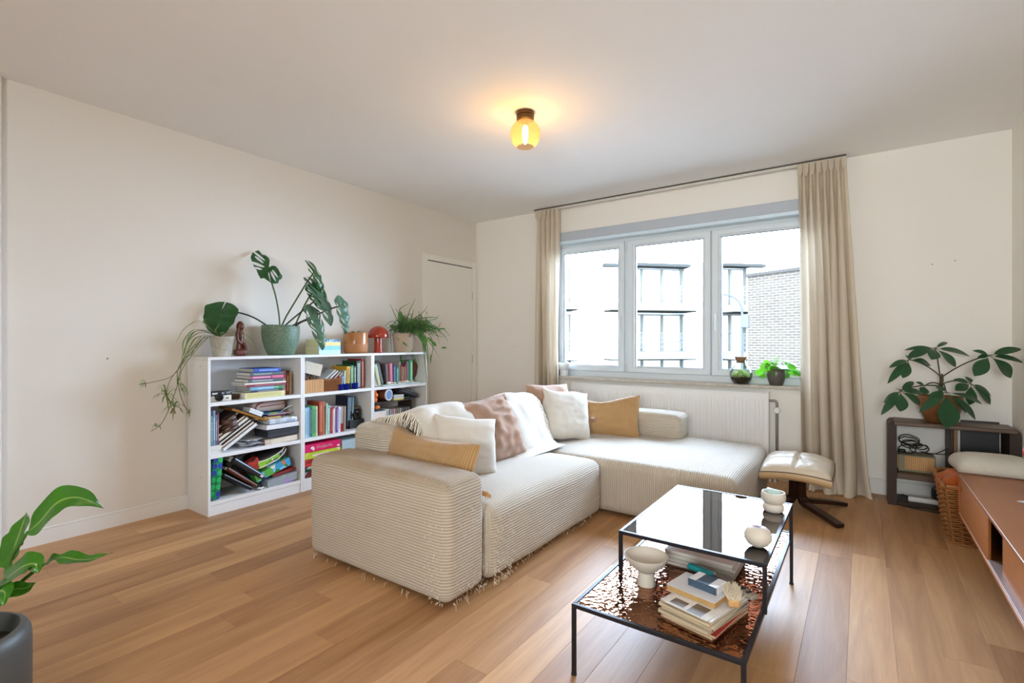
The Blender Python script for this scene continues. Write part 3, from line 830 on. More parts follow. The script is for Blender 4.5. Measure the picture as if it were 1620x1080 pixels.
# ================================================================== dark wooden side unit by the back wall
su = thing('open_side_unit', 'dark brown wooden open side unit with rounded corners below the potted umbrella plant', 'side unit', (.49, 4.64, 0))
suw = wood('walnut_stain', '22130b', '3e2718', 2, 7, .55); suh = wood('walnut_stain_top', '4c3829', '6e5646', 0, 7, .42)
Y0, Y1 = 4.49, 4.742
def post(x0, x1, m, rl=False, rr_=False):
    z1 = .596; prof = [(x0, .0), (x1, .0)]
    def cornr(cx, s_):
        return [(cx + s_*(-.03 + .03*math.sin(k/6*PI/2)), z1-.03+.03*math.cos(k/6*PI/2)) for k in range(7)]
    if rr_: prof += cornr(x1, 1)[::-1]
    else: prof += [(x1, z1)]
    if rl: prof += cornr(x0, -1)
    else: prof += [(x0, z1)]
    T = Matrix(((1, 0, 0, 0), (0, 0, 1, 0), (0, 1, 0, 0), (0, 0, 0, 1)))
    return MB().prism(prof, Y0, Y1, 0, T)
part(su, 'end_panel', post(.152, .203, suw, True, False), suw)
part(su, 'middle_panel', MB().cbox(.490, .508, Y0, Y1, 0, .572, .003), suw)
part(su, 'middle_panel', MB().cbox(.509, .530, Y0, Y1, 0, .572, .003), wood('worn_walnut', '6b4a34', '8d6a4c', 2, 7, .55))
part(su, 'end_panel', post(.782, .834, suw, False, True), suw)
part(su, 'top_board', MB().cbox(.186, .822, Y0-.008, Y1, .572, .600, .005), suh)
part(su, 'shelf', MB().cbox(.203, .490, Y0+.006, Y1, .192, .232, .004), suh)
part(su, 'base_board', MB().cbox(.203, .490, Y0+.01, Y1, .004, .024, .004), suw)
part(su, 'base_board', MB().cbox(.530, .782, Y0+.01, Y1, .004, .024, .004), suw)

# ================================================================== teak sideboard
tk = wood('teak_veneer', '96541f', 'b4703a', 1, 6, .40, .0); tkt = wood('teak_top', '7f4826', 'a0663c', 1, 5, .36)
sb_ = thing('teak_sideboard', 'low teak sideboard with two sliding doors at the right edge of the room', 'sideboard', (.62, 2.4, 0))
SX, SY0, SY1, ST, SB = .42, 1.10, 3.54, .469, .251
part(sb_, 'top_panel', MB().cbox(SX, .825, SY0, SY1, ST-.016, ST, .002), tkt)
part(sb_, 'back_lip', MB().cbox(SX, .825, SY1-.012, SY1+.002, ST-.016, ST+.006, .002), wood('teak_edge', '4e2f20', '6d4530', 0, 7, .45))
part(sb_, 'bottom_panel', MB().cbox(SX, .825, SY0, SY1, SB, SB+.016, .002), tk)
part(sb_, 'end_panel', MB().cbox(SX, .825, SY1-.016, SY1, SB+.0165, ST-.0165, .002), tk)
part(sb_, 'end_panel', MB().cbox(SX, .825, SY0, SY0+.016, SB+.0165, ST-.0165, .002), tk)
part(sb_, 'back_panel', MB().box(.815, .823, SY0+.02, SY1-.02, SB+.017, ST-.017), dark_m)
part(sb_, 'divider', MB().box(SX+.05, .81, 2.655, 2.67, SB+.0165, ST-.0165), M('3a2118', .6))
part(sb_, 'inner_panel', MB().box(SX+.062, SX+.068, 2.67, 2.86, SB+.0165, ST-.0165), M('2a1913', .6))
d = part(sb_, 'sliding_door', MB().cbox(SX+.006, SX+.016, 2.815, SY1-.018, SB+.018, ST-.018, .002), tk)
part(sb_, 'finger_pull', MB().lathe([(.011, .0005), (.010, -.002), (0, -.004)], n=16, T=Matrix.Translation((SX+.0055, 3.485, .395)) @ Matrix.Rotation(R(-90), 4, 'Y'), sy=.6, sx=1.6), M('3a2016', .6), parent=d)
d = part(sb_, 'sliding_door', MB().cbox(SX+.024, SX+.034, SY0+.018, 2.665, SB+.018, ST-.018, .002), tk)
part(sb_, 'door_track', MB().cbox(SX+.003, SX+.045, SY0+.018, 2.81, SB+.0165, SB+.0205, .001), M('a78f86', .4, .3))
for x in (.60, .77):
    for y in (1.35, 3.2):
        part(sb_, 'leg', MB().tube([(x, y, .0), (x, y, SB)], [.013, .021], 14), tk)

# ================================================================== radiator
rd = thing('radiator', 'white panel radiator with vertical flutes under the window sill', 'radiator', (-1.57, 4.70, .1))
rm = M('e8e8e7', .4, var=.012, spec=.4, name='radiator_enamel')
RX0_, RX1_, RZ0_, RZ1_ = -2.51, -.645, .115, .738
n_ = 56; pitch = (RX1_-RX0_-.05)/n_; xs = [RX0_]; ds = [0]
for k in range(n_):
    x = RX0_ + .025 + pitch*k
    for f_, d_ in ((.12, 0), (.24, 1), (.62, 1), (.74, 0)): xs.append(x + pitch*f_); ds.append(d_)
xs.append(RX1_); ds.append(0)
zs = [(RZ0_, 0), (RZ0_+.035, 0), (RZ0_+.055, 1), (RZ1_-.075, 1), (RZ1_-.055, 0), (RZ1_, 0)]
FYR = 4.655; vs = []; 
for z, k in zs:
    for x, d_ in zip(xs, ds): vs.append((x, FYR + .006*(1-d_*k) - .0, z))
nx = len(xs); fs = [(j*nx+i, j*nx+i+1, (j+1)*nx+i+1, (j+1)*nx+i) for j in range(len(zs)-1) for i in range(nx-1)]
mb = MB().add(vs, fs); mb.box(RX0_, RX1_, FYR+.0095, FYR+.02, RZ0_, RZ1_)
part(rd, 'front_panel', mb, rm)
part(rd, 'back_panel', MB().cbox(RX0_, RX1_, 4.712, 4.724, RZ0_, RZ1_, .003), rm)
for x in (RX0_-.004, RX1_-.008): part(rd, 'side_cover', MB().cbox(x, x+.012, FYR+.004, 4.728, RZ0_+.01, RZ1_+.006, .004), rm)
gr = MB()
for k in range(62):
    x = RX0_ + .02 + (RX1_-RX0_-.04)*k/61; gr.box(x-.004, x+.004, FYR+.012, 4.72, RZ1_-.001, RZ1_+.003)
for y in (FYR+.006, 4.69, 4.719): gr.box(RX0_+.005, RX1_-.005, y, y+.006, RZ1_-.002, RZ1_+.004)
part(rd, 'top_grille', gr, rm)
cu = M('8a8580', .35, .7)
pz = S(1222, 630, 1, 4.70).z
pv = MB().tube([(RX1_, 4.69, .672), (RX1_+.035, 4.69, .672)] , .010, 10).tube(bez((RX1_+.03, 4.69, .672), (RX1_+.06, 4.69, .672), (RX1_+.062, 4.69, .665), (RX1_+.062, 4.69, .62)), .010, 10)
part(rd, 'valve_elbow', pv, cu)
kn = MB().lathe([(0, -.001), (.024, 0), (.026, .006), (.026, .022), (.022, .032), (0, .033)], n=20, T=Matrix.Translation((RX1_+.062, 4.694, .595)) @ Matrix.Rotation(R(90), 4, 'X'))
part(rd, 'valve_knob', kn, M('e4e2de', .4))
part(rd, 'supply_pipe', MB().tube([(RX1_+.062, 4.69, .62), (RX1_+.062, 4.69, .0)], .011, 12), cu)
for x in (-.55, -.51): pass
for x in (-.63, -.59):
    part(rd, 'floor_pipe', MB().tube([(x, 4.64, .115), (x, 4.64, .0)], .009, 10), M('e4e2de', .4))

# ================================================================== curtains
cur = cloth('curtain_linen', 'e0d4c1', 'eae0d0', weave=520, bump=.2, sheen=.1, trans=.38)
def curtain(name, label, xt0, xt1, xb0, xb1, nple, seed, flare=0.):
    root = thing(name, label, 'curtain', ((xt0+xt1)/2, 4.66, 0)); rr = random.Random(seed)
    ph = [rr.uniform(-.4, .4) for _ in range(nple+2)]; am = [rr.uniform(.7, 1.25) for _ in range(nple+2)]
    top = 2.598
    def fn(u, v):
        z = top*(1-v)
        k = u*nple; i = int(min(k, nple-1e-6)); f_ = k - i
        xa = xt0 + (xt1-xt0)*u; xb = xb0 + (xb1-xb0)*(u + .03*math.sin(u*9+seed))
        s_ = v**1.15
        x = xa + (xb-xa)*s_
        A = (.026 + .026*min(1, v*2.2) + .018*v)*(am[i]*(1-f_)+am[i+1]*f_)
        wob = math.sin(2*PI*(k + .10*math.sin(v*3+seed) + .25*v*math.sin(i*2.1+seed))) 
        wob = math.copysign(abs(wob)**.75, wob)
        y = 4.655 - .035*v + A*wob*(1 - .1*math.exp(-v*30))
        x += .35*A*math.cos(2*PI*k*1.0 + .6) * min(1, v*4)
        if v > .90:
            q = (v-.90)/.10
            y -= q*q*(.075*abs(math.sin(u*PI*2.3+seed))+.02); x += q*q*.02*math.sin(k*3)
            z = max(z, .004 + .006*abs(math.sin(k*5)))
        return (x, y, z)
    part(root, 'drape', MB().grid(fn, nple*16, 70, 0, True), cur)
    hd = MB()
    for k in range(nple+1):
        u = (k+.35)/(nple+.7); x = xt0 + (xt1-xt0)*u
        for dx in (-.008, 0, .008):
            hd.tube([(x+dx*1.6, 4.634, top+.004), (x+dx, 4.632, top-.06), (x+dx*.3, 4.636, top-.095)], [.006, .0075, .002], 6, flat=1.2)
    part(root, 'pinch_pleats', hd, cur)
    return root
curtain('curtain', 'narrow cream linen curtain left of the window, its foot hidden behind the sofa', -2.945, -2.655, -2.93, -2.63, 5, 2)
curtain('curtain', 'wide cream linen curtain right of the window pooling on the floor', -.425, -.100, -.39, .02, 7, 5)

# ================================================================== ceiling lamp
lx, ly = -1.751, 2.638
cl = thing('ceiling_lamp', 'amber glass globe ceiling lamp with a bronze cap, switched on', 'ceiling lamp', (lx, ly, 2.38))
brz = M('5a4327', .35, .75)
part(cl, 'ceiling_cap', MB().lathe([(0, 2.624), (.056, 2.624), (.0565, 2.603), (.052, 2.600), (.052, 2.597), (.0565, 2.594), (.055, 2.574), (.03, 2.572), (0, 2.572)], (lx, ly, 0), 36), brz)
prof = []
for k in range(19):
    a = R(148 - k*(148-(-62))/18); prof.append((.0965*math.cos(a-R(90)) if False else .0965*math.sin(R(32)+R(k*110/18)), 0))
prof = [(.0965*math.sin(t), 2.484+.0965*math.cos(t)) for t in [R(30 + k*(144-30)/20) for k in range(21)]]
inner = [(r_-.003, z) for r_, z in prof[::-1]]
amb = NT('amber_glass'); trn = amb.n('ShaderNodeBsdfTransparent'); trn.inputs[0].default_value = (1.0, .86, .66, 1)
gl = amb.n('ShaderNodeBsdfGlossy'); gl.inputs['Roughness'].default_value = .02
dif = amb.n('ShaderNodeBsdfTranslucent'); dif.inputs[0].default_value = (.40, .26, .16, 1)
m1 = amb.n('ShaderNodeMixShader'); m1.inputs[0].default_value = .22; amb.l(trn.outputs[0], m1.inputs[1]); amb.l(dif.outputs[0], m1.inputs[2])
m2 = amb.n('ShaderNodeMixShader'); m2.inputs[0].default_value = .04; amb.l(m1.outputs[0], m2.inputs[1]); amb.l(gl.outputs[0], m2.inputs[2])
amb.l(m2.outputs[0], amb.out.inputs['Surface'])
part(cl, 'glass_globe', MB().lathe(prof + inner, (lx, ly, 0), 40), amb.m)
part(cl, 'lamp_holder', MB().lathe([(.019, 2.572), (.019, 2.545), (.015, 2.54), (0, 2.54)], (lx, ly, 0), 18), brz)
bem = NT('bulb_glow'); em = bem.n('ShaderNodeEmission'); em.inputs[0].default_value = (1, .72, .36, 1); em.inputs[1].default_value = 18; bem.l(em.outputs[0], bem.out.inputs[0])
bulb = part(cl, 'bulb', MB().lathe([(.010, 2.545), (.016, 2.53), (.020, 2.505), (.018, 2.475), (.016, 2.455), (.013, 2.435), (.006, 2.425), (0, 2.423)], (lx, ly, 0), 20), bem.m)
l = bpy.data.lights.new('lamp_light', 'POINT'); l.energy = 6.5; l.color = (1, .70, .36); l.shadow_soft_size = .035
lo = bpy.data.objects.new('lamp_light', l); COL.objects.link(lo); lo.location = (lx, ly, 2.39)
# ================================================================== bookcases
lam = M('e4e4e4', .38, var=.012, spec=.4, name='white_laminate')
BX0, BXF, BT = -3.864, -3.56, 1.065
SH = (.094, .408, .760)                                   # shelf tops
units = [(1.548, 2.2345), (2.2355, 2.9125), (2.9135, 3.592)]
nm = ['nearest the camera', 'in the middle of the row', 'beside the closed door']
for i, (y0, y1) in enumerate(units):
    t = thing('bookcase', 'low white bookcase with crammed shelves, ' + nm[i], 'bookcase', (-3.71, (y0+y1)/2, 0), 0, 'low white bookcases along the left wall')
    e = .0012
    for a in (y0, y1-.017):
        sp = part(t, 'side_panel', MB().cbox(BX0, BXF, a, a+.017, 0, BT-.0205, e), lam)
        if a == y0:
            for q in ((-3.67, 1.0), (-3.67, .25)):
                T = Matrix.Translation((q[0], y0-.0005, q[1])) @ Matrix.Rotation(R(90), 4, 'X')
                part(t, 'cam_hole', MB().lathe([(0, .0008), (.0035, .0008), (.004, 0)], n=8, T=T), dark_m, parent=sp)
    part(t, 'top_panel', MB().cbox(BX0, BXF, y0, y1, BT-.020, BT, e), lam)
    for k, z in enumerate(SH):
        part(t, 'bottom_shelf' if k == 0 else 'shelf', MB().cbox(BX0+.006, BXF-.002, y0+.0175, y1-.0175, z-.026, z, e), lam)
    part(t, 'plinth', MB().box(BXF-.022, BXF-.006, y0+.0175, y1-.0175, 0, SH[0]-.0265), lam)
    part(t, 'back_board', MB().box(BX0, BX0+.005, y0+.0172, y1-.0172, SH[0]-.02, BT-.021), lam)

# ------------------------------------------------------------------ book and box builders
pages_m = M('d9d2c2', .9, var=.12, scale=200)
pages_w = M('e6e4de', .9, var=.08, scale=200)
def book(label, t, h, d, loc, rot=None, cover='445566', ink='d8d8d0', hard=True, pg=None, group=None, name='book', **k):
    """local frame: spine on +x, thickness along y, height along z, origin at the spine's lower near corner"""
    mt = rot or Matrix.Identity(3)
    root = thing(name, label, 'book', loc, mt, group)
    c = .0022 if t > .012 else .0012
    o_ = .003 if hard else 0
    cv = MB().cbox(-d, 0, 0, c, 0, h, .0008).cbox(-d, 0, t-c, t, 0, h, .0008)
    n = 6; vs = []
    for z in (0, h):
        for q in range(n+1):
            a = PI*q/n; vs.append((-.0025 + .0025*math.sin(a) * (1.0 if hard else .5), t/2 - (t/2)*math.cos(a), z))
        vs += [(-.0045, t-c*.5, z), (-.0045, c*.5, z)]
    m_ = n+3
    fs = [(q, (q+1) % m_, m_+(q+1) % m_, m_+q) for q in range(m_)] + [list(range(m_))[::-1], list(range(m_, 2*m_))]
    cv.add(vs, fs)
    part(root, 'cover', cv, spine_mat(cover, ink, **k), False)
    part(root, 'pages', MB().box(-d+o_, -.004, c, t-c, o_, h-o_), pg or pages_m, False)
    return root
def upright(label, px0, px1, z0, ztop, d=.20, xf=-3.60, lean=0, cover='445566', ink='d8d8d0', yaw=0, **k):
    y0 = S(px0, 540, 0, xf).y; y1 = S(px1, 540, 0, xf).y
    rot = Matrix.Rotation(R(yaw), 3, 'Z') @ Matrix.Rotation(R(lean), 3, 'X')
    zz = z0 + max(0, -math.sin(R(lean))*(y1-y0)) if lean < 0 else z0
    return book(label, (y1-y0)*.97*math.cos(R(lean)), ztop-z0, d, (xf, y0, zz+.0005), rot, cover, ink, **k)
def flat(label, y0, y1, z0, z1, d=.20, xf=-3.59, cover='445566', ink='d8d8d0', yaw=0, ang=0, **k):
    rot = Matrix.Rotation(R(yaw), 3, 'Z') @ Matrix.Rotation(R(90+ang), 3, 'X')
    return book(label, z1-z0-.0006, y1-y0, d, (xf, y1, z0+.0003), rot, cover, ink, **k)
def printed(name, cols, scale=16, warp=.6, stretch=(1, 1, 1)):
    t = NT(name); co = t.coords('Object', stretch)
    nv = t.n('ShaderNodeTexNoise'); nv.inputs['Scale'].default_value = scale*.7; t.l(co, nv.inputs['Vector'])
    va = t.n('ShaderNodeVectorMath', operation='ADD'); vm = t.n('ShaderNodeVectorMath', operation='SCALE'); vm.inputs['Scale'].default_value = warp/scale*3
    t.l(nv.outputs['Color'], vm.inputs[0]); t.l(co, va.inputs[0]); t.l(vm.outputs[0], va.inputs[1])
    v = t.n('ShaderNodeTexVoronoi'); v.inputs['Scale'].default_value = scale; t.l(va.outputs[0], v.inputs['Vector'])
    s = t.n('ShaderNodeSeparateColor'); t.l(v.outputs['Color'], s.inputs[0])
    r = t.n('ShaderNodeValToRGB'); r.color_ramp.interpolation = 'CONSTANT'; el = r.color_ramp.elements
    while len(el) < len(cols): el.new(.5)
    for k, c in enumerate(cols): el[k].position = k/len(cols); el[k].color = lin(c)
    t.l(s.outputs[0], r.inputs[0]); t.bsdf(r.outputs[0], .4); return t.m
def carton(name, label, cat, yc, z0, L, t, d, mats, xf=-3.58, ang=0, yaw=0, split=.6, group=None, zc=None):
    """box with a lid: centre of the base at yc, z0; length along y; ang lifts the +y end"""
    rot = Matrix.Rotation(R(yaw), 3, 'Z') @ Matrix.Rotation(R(ang), 3, 'X')
    root = thing(name, label, cat, (xf, yc, z0), rot, group)
    ml = mats[0] if isinstance(mats, (list, tuple)) else mats; mbb = mats[-1] if isinstance(mats, (list, tuple)) else mats
    part(root, 'base', MB().cbox(-d+.0015, -.0015, -L/2+.0015, L/2-.0015, .0005, t*.9, .001), mbb, False)
    part(root, 'lid', MB().cbox(-d, 0, -L/2, L/2, t*(1-split), t, .0015), ml, False)
    return root
def folder(label, yc, zc, L, t, d, ang, cover, xf=-3.575, yaw=0, cat='folder', name='folder', pg=None, nsheet=3):
    rot = Matrix.Rotation(R(yaw), 3, 'Z') @ Matrix.Rotation(R(ang), 3, 'X')
    root = thing(name, label, cat, (xf, yc, zc), rot)
    part(root, 'cover', MB().cbox(-d, 0, -L/2, L/2, 0, t*.22, .0008).cbox(-d, 0, -L/2, L/2, t*.78, t, .0008).cbox(-d, 0, -L/2, -L/2+.002, 0, t, .0008), cover, False)
    part(root, 'sheets', MB().box(-d+.004, -.003, -L/2+.003, L/2-.004, t*.24, t*.76), pg or pages_w, False)
    return root
U1, U2, U3 = units
# ---------------- bookcase 1, top shelf
z = SH[2]
stack = [(.046, 1.800, 2.095, 'ddd6a0', 'b9b06a', 'thick pale yellow book at the bottom of the tall flat stack', dict(w=.35, a=.1, b=.95), 'e6e2d8'),
         (.014, 1.842, 2.082, '3d4152', 'd8d8e4', 'thin dark slate book second from the bottom of the flat stack', {}, None),
         (.031, 1.838, 2.088, '7aa9c4', 'bcd8e8', 'light blue book with a green patch in the flat stack', dict(band=('3f8a52', .02, .30)), 'b8b4aa'),
         (.016, 1.808, 2.105, '8e3246', 'c9808c', 'wide dark red paperback in the flat stack', {}, 'd6d2c8'),
         (.015, 1.800, 2.108, 'e2dcd0', None, 'wide white paperback with a red back in the flat stack', {}, 'd6c8c0'),
         (.026, 1.826, 2.086, '525c66', 'c6ced2', 'slate grey book under the pink one in the flat stack', dict(a=.3, b=.9), None),
         (.025, 1.842, 2.088, 'b24a7c', 'eadbe4', 'pink and magenta book in the flat stack', dict(band=('d26a8c', .02, .36), a=.42, b=.95), None),
         (.026, 1.836, 2.088, '56636a', 'a9c0ba', 'slate green book under the blue one in the flat stack', dict(a=.35, b=.9), None),
         (.031, 1.862, 2.070, '2450a8', 'a8bce6', 'blue book with white edges on top of the flat stack', dict(a=.12, b=.8), 'c9c2b2')]
for k, (t, a, b, c, ink, lab, kw, pg) in enumerate(stack):
    flat(lab, a, b, z, z+t*.93, .21 + (.01 if k == 3 else 0), -3.573-.004*(k % 3), c, ink, yaw=(-1.2, .8, 0, 1, -.6, .5, -.8, .3, 1.2)[k]*.8, pg=M(pg, .9) if pg else None, **kw); z += t*.93
upright('rust red book standing behind the right end of the flat stack', 446.5, 453, SH[2], .945, .17, -3.63, 0, '8c3c28', 'd8a890', a=.05, b=.7, w=.3)
upright('brown book with a dark head standing right of the rust red one', 453.2, 458, SH[2], .945, .17, -3.63, 0, '6e3722', 'c79a72', band=('221a16', .9, 1.1))
upright('tan book standing last on the top shelf of the near bookcase', 458.2, 461.5, SH[2], .94, .17, -3.63, 0, 'a5845e', None)
# the toy-like compact camera
cm = thing('compact_camera', 'black and white compact film camera at the left end of the near top shelf', 'camera', (-3.60, 1.645, SH[2]))
part(cm, 'body', MB().cbox(-3.63, -3.583, 1.576, 1.712, SH[2]+.001, SH[2]+.042, .006, seg=2), M('d4cdbd', .45))
part(cm, 'top_housing', MB().cbox(-3.631, -3.581, 1.575, 1.713, SH[2]+.0425, SH[2]+.072, .005, seg=2), M('1d1d20', .4))
T = Matrix.Translation((-3.583, 1.625, SH[2]+.030)) @ Matrix.Rotation(R(90), 4, 'Y')
part(cm, 'lens', MB().lathe([(.026, 0), (.026, .016), (.022, .022), (.013, .023), (.012, .016), (0, .015)], n=24, T=T), M('161618', .25))
part(cm, 'name_strip', MB().box(-3.5811, -3.5800, 1.583, 1.618, SH[2]+.050, SH[2]+.062), M('c8c8c8', .4))
part(cm, 'viewfinder', MB().box(-3.5812, -3.5798, 1.645, 1.66, SH[2]+.05, SH[2]+.062).box(-3.5812, -3.5798, 1.675, 1.70, SH[2]+.052, SH[2]+.060), M('9a9aa2', .15))
part(cm, 'shutter_slot', MB().box(-3.5828, -3.582, 1.672, 1.692, SH[2]+.018, SH[2]+.025), M('161618', .4))
sp = MB()
for k in range(4): sp.tube([(-3.66+.03*math.cos(a)+.004*k, 1.758+.034*math.sin(a), SH[2]+.006+.009*k) for a in [2*PI*q/18 for q in range(19)]], .0045, 6, caps=False)
solo('coiled_strap', 'dark brown coiled strap between the camera and the book stack', 'strap', sp, M('4a2f24', .6))

# ---------------- bookcase 1, middle shelf
z = SH[1]
carton('box', 'low white box under the upright books at the left of the middle shelf', 'box', 1.607, z, .080, .056, .16, M('d6d3cd', .7), -3.585)
for k, (p0, p1, c, ink, lab, h) in enumerate([(334, 337, '6f9a90', 'd0e0da', 'sea green booklet in the corner of the middle shelf', .20), (337.3, 341, '7f8fa6', 'dfe4ea', 'grey blue paperback on the white box of the middle shelf', .235), (341.2, 344, '5a6a92', 'c9d2e6', 'blue paperback on the white box of the middle shelf', .205), (344.2, 346.6, '7a4a44', 'c0a098', 'brown red paperback at the end of the row on the white box', .215)]):
    upright(lab, p0, p1, z+.0565, z+.0565+h, .14, -3.60, 0, c, ink)
ck = MB()
for k in range(7):
    rr_ = .058 - .003*k; zc_ = z+.150+.012*k
    ck.tube([(-3.665+rr_*math.cos(a)*.8+.02, 1.725+rr_*math.sin(a), zc_+.018*math.sin(a+k)) for a in [2*PI*q/22 for q in range(23)]], .007, 6, caps=False, flat=1.5)
solo('belt_coil', 'coiled brown leather belts and cords behind the slanted folders', 'belt', ck, M('54382c', .5))
cu_ = [('5b3b2a', 'brown folder lowest of the slanted pile on the middle shelf'), ('cfc4ae', 'cream folder in the slanted pile on the middle shelf'), ('2a2522', 'black folder in the slanted pile on the middle shelf'), ('6a4a36', 'tan brown folder in the slanted pile on the middle shelf'), ('dfe2e6', 'white card folder at the front of the slanted pile')]
for k, (c, lab) in enumerate(cu_[::-1]):
    ang = 33; off = .021*k
    folder(lab, 1.775-off*math.sin(R(ang)), z+.085+off*math.cos(R(ang)), .275-.008*k, .019, .22, ang, M(c, .6), -3.575-.012*k)
folder('dark grey album leaning at the back of the slanted pile', 1.755-.115*math.sin(R(33)), z+.085+.115*math.cos(R(33)), .235, .022, .18, 33, M('3b3430', .5), -3.64)
gf = thing('picture_frame', 'gold edged picture frame lying slanted on top of the folder pile', 'picture frame', (-3.60, 1.852, z+.222), Matrix.Rotation(R(-24), 3, 'X'))
gm = M('b07a3a', .35, .6)
part(gf, 'frame', MB().cbox(-.20, 0, -.145, .145, 0, .016, .003), gm, False); part(gf, 'backing', MB().box(-.195, -.005, -.14, .14, .0165, .0185), M('4b3324', .7), False)
carton('white_box', 'small white box lying on the slanted gold picture frame', 'box', 1.885, z+.232, .105, .034, .10, M('dcdfe2', .5), -3.60, -26)
lp_ = MB(); rr_ = random.Random(4)
for k in range(9):
    a = rr_.uniform(-10, 12); T = Matrix.Translation((-3.585-.01*rr_.random(), 1.90+rr_.uniform(-.05, .05), z+.003+.005*k)) @ Matrix.Rotation(R(a), 4, 'Z')
    def pf(u, v, k=k): return (-.20+.20*u, -.09+.18*v, .004*math.sin(u*7+k)+.008*math.sin(v*6+k*1.7)**2)
    lp_.grid(pf, 6, 8, 0, True, T=T)
solo('loose_papers', 'loose crumpled white papers lying at the foot of the slanted folders', 'paper', lp_, M('d8dadc', .8), kind='stuff')
# right-hand pile of the middle shelf, bottom to top
fo = thing('envelope_folder', 'cream document folder with a maroon corner under the black tray', 'folder', (-3.575, 2.075, z), Matrix.Rotation(R(2), 3, 'X'))
part(fo, 'sleeve', MB().prism([(-.20, -.125), (-.012, -.125), (0, -.08), (0, .125), (-.20, .125)], .002, .040, 0), M('d9ccbb', .7), False)
part(fo, 'corner', MB().prism([(-.19, -.155), (-.03, -.155), (-.011, -.126), (-.19, -.126)], .004, .036, 0), M('5f1b2a', .6), False)
carton('black_tray', 'flat black box with a lip in the pile on the middle shelf', 'box', 2.085, z+.052, .245, .055, .19, [M('2a2b30', .5), M('34353b', .5)], -3.572, 1, split=.5)
wbx = carton('white_box', 'flat white box with small grey print on the black box', 'box', 2.08, z+.111, .262, .034, .20, M('dedee2', .4), -3.566, 0, 1.5, split=.96)
pk = MB().softbox(-3.75, -3.572, 1.97, 2.205, z+.1465, z+.187, .014, 8, 10, 3, (0, 0, .004), None, .006)
solo('plastic_wrapped_pack', 'crinkled pack wrapped in clear plastic on the flat white box', 'package', pk, printed('plastic_wrap', ['c4ccd6', 'e2e6ea', '9fb0c4', 'd4d8de', 'b8b2a8'], 30))
for k, (c, lab, a, b) in enumerate([('d6b860', 'yellow magazine on the plastic wrapped pack', 1.90, 2.08), ('5a1c2c', 'maroon booklet on the yellow magazine', 1.97, 2.12), ('d2b4c0', 'pale pink booklet beside the maroon one', 2.0, 2.18), ('2f6f94', 'blue and green leaflet near the top of the middle shelf pile', 1.93, 2.13)]):
    flat(lab, a, b, z+.19+.0095*k, z+.199+.0095*k, .17, -3.60-.012*k, c, None, yaw=(-3, 4, -5, 3)[k], hard=False, band=('86a838', .3, .6) if k == 3 else None)
pc = thing('zip_pouch', 'transparent pouch with red trim at the back of the middle shelf', 'pouch', (-3.72, 2.03, z+.235))
part(pc, 'pouch_body', MB().softbox(-3.80, -3.66, 1.90, 2.16, z+.232, z+.315, .03, 6, 8, 3, (0, 0, .006)), M('b5a49c', .3))
tt = [(-3.655, 1.935, z+.24), (-3.655, 1.90, z+.265), (-3.655, 1.915, z+.30), (-3.655, 1.98, z+.314), (-3.655, 2.155, z+.316)]
part(pc, 'red_trim', MB().tube(bez(*tt[:4]) + [Vector(tt[4])], .0045, 6).tube([(-3.655, 1.95, z+.276), (-3.655, 2.155, z+.284)], .003, 6), M('8e1f26', .5))
solo('charging_cable', 'thin white cord looped over the pile at the right of the middle shelf', 'cord', MB().tube(bez((-3.60, 2.08, z+.232), (-3.59, 2.12, z+.262), (-3.60, 2.15, z+.272), (-3.62, 2.20, z+.268)), .0022, 5), M('dad6cc', .6))

# ---------------- bookcase 1, bottom shelf
z = SH[0]
def dots():
    t = NT('dotted_print'); co = t.coords('Object'); s = t.n('ShaderNodeSeparateXYZ'); t.l(co, s.inputs[0])
    cb = t.n('ShaderNodeCombineXYZ'); t.l(t.math('MULTIPLY', s.outputs[1], 22), cb.inputs[0]); t.l(t.math('MULTIPLY', s.outputs[2], 22), cb.inputs[1])
    t.l(t.math('MULTIPLY', s.outputs[0], 22), cb.inputs[2])
    v = t.n('ShaderNodeTexVoronoi'); v.inputs['Randomness'].default_value = .12; v.inputs['Scale'].default_value = 1; t.l(cb.outputs[0], v.inputs['Vector'])
    sc_ = t.n('ShaderNodeSeparateColor'); t.l(v.outputs['Color'], sc_.inputs[0])
    bl = t.math('GREATER_THAN', sc_.outputs[0], .45); d = t.math('LESS_THAN', v.outputs['Distance'], .44)
    t.bsdf(t.mix(d, t.mix(bl, lin('0c6a3a'), lin('128a50')), t.mix(bl, lin('22a85a'), lin('24379a'))), .4); return t.m
bn = thing('binder', 'tall green and blue dotted binder at the left end of the bottom shelf', 'binder', (-3.575, 1.570, z+.002), Matrix.Rotation(R(-5), 3, 'X'))
part(bn, 'cover', MB().cbox(-.24, 0, 0, .060, .006, .297, .012, seg=3), dots(), False)
def binder(label, y, zc, L, t, ang, col, rough, lab=None):
    root = thing('binder', label, 'binder', (-3.570, y, zc), Matrix.Rotation(R(ang), 3, 'X'))
    part(root, 'cover', MB().cbox(-.235, -.012, -L/2, L/2, 0, .003, .001).cbox(-.235, -.012, -L/2, L/2, t-.003, t, .001).tube([(-.014, -L/2, t/2), (-.014, L/2, t/2)], t/2, 14), M(col, rough, .25 if rough < .35 else 0), False)
    part(root, 'pages', MB().box(-.232, -.02, -L/2+.006, L/2-.006, .0035, t-.0035), pages_w, False)
    return root
b1 = binder('glossy black spined binder leaning across the bottom shelf', 1.815, z+.150, .275, .045, -39, '3a3d44', .25)
part(b1, 'spine_label', MB().cbox(.0088, .0102, .095, .118, .014, .032, .0004), M('d8d8d8', .5), False)
binder('brown binder leaning under the black spined one', 1.775, z+.105, .255, .026, -40, '5e3324', .4)
binder('thin black binder lowest of the three leaning binders', 1.745, z+.080, .235, .026, -36, '17171a', .35)
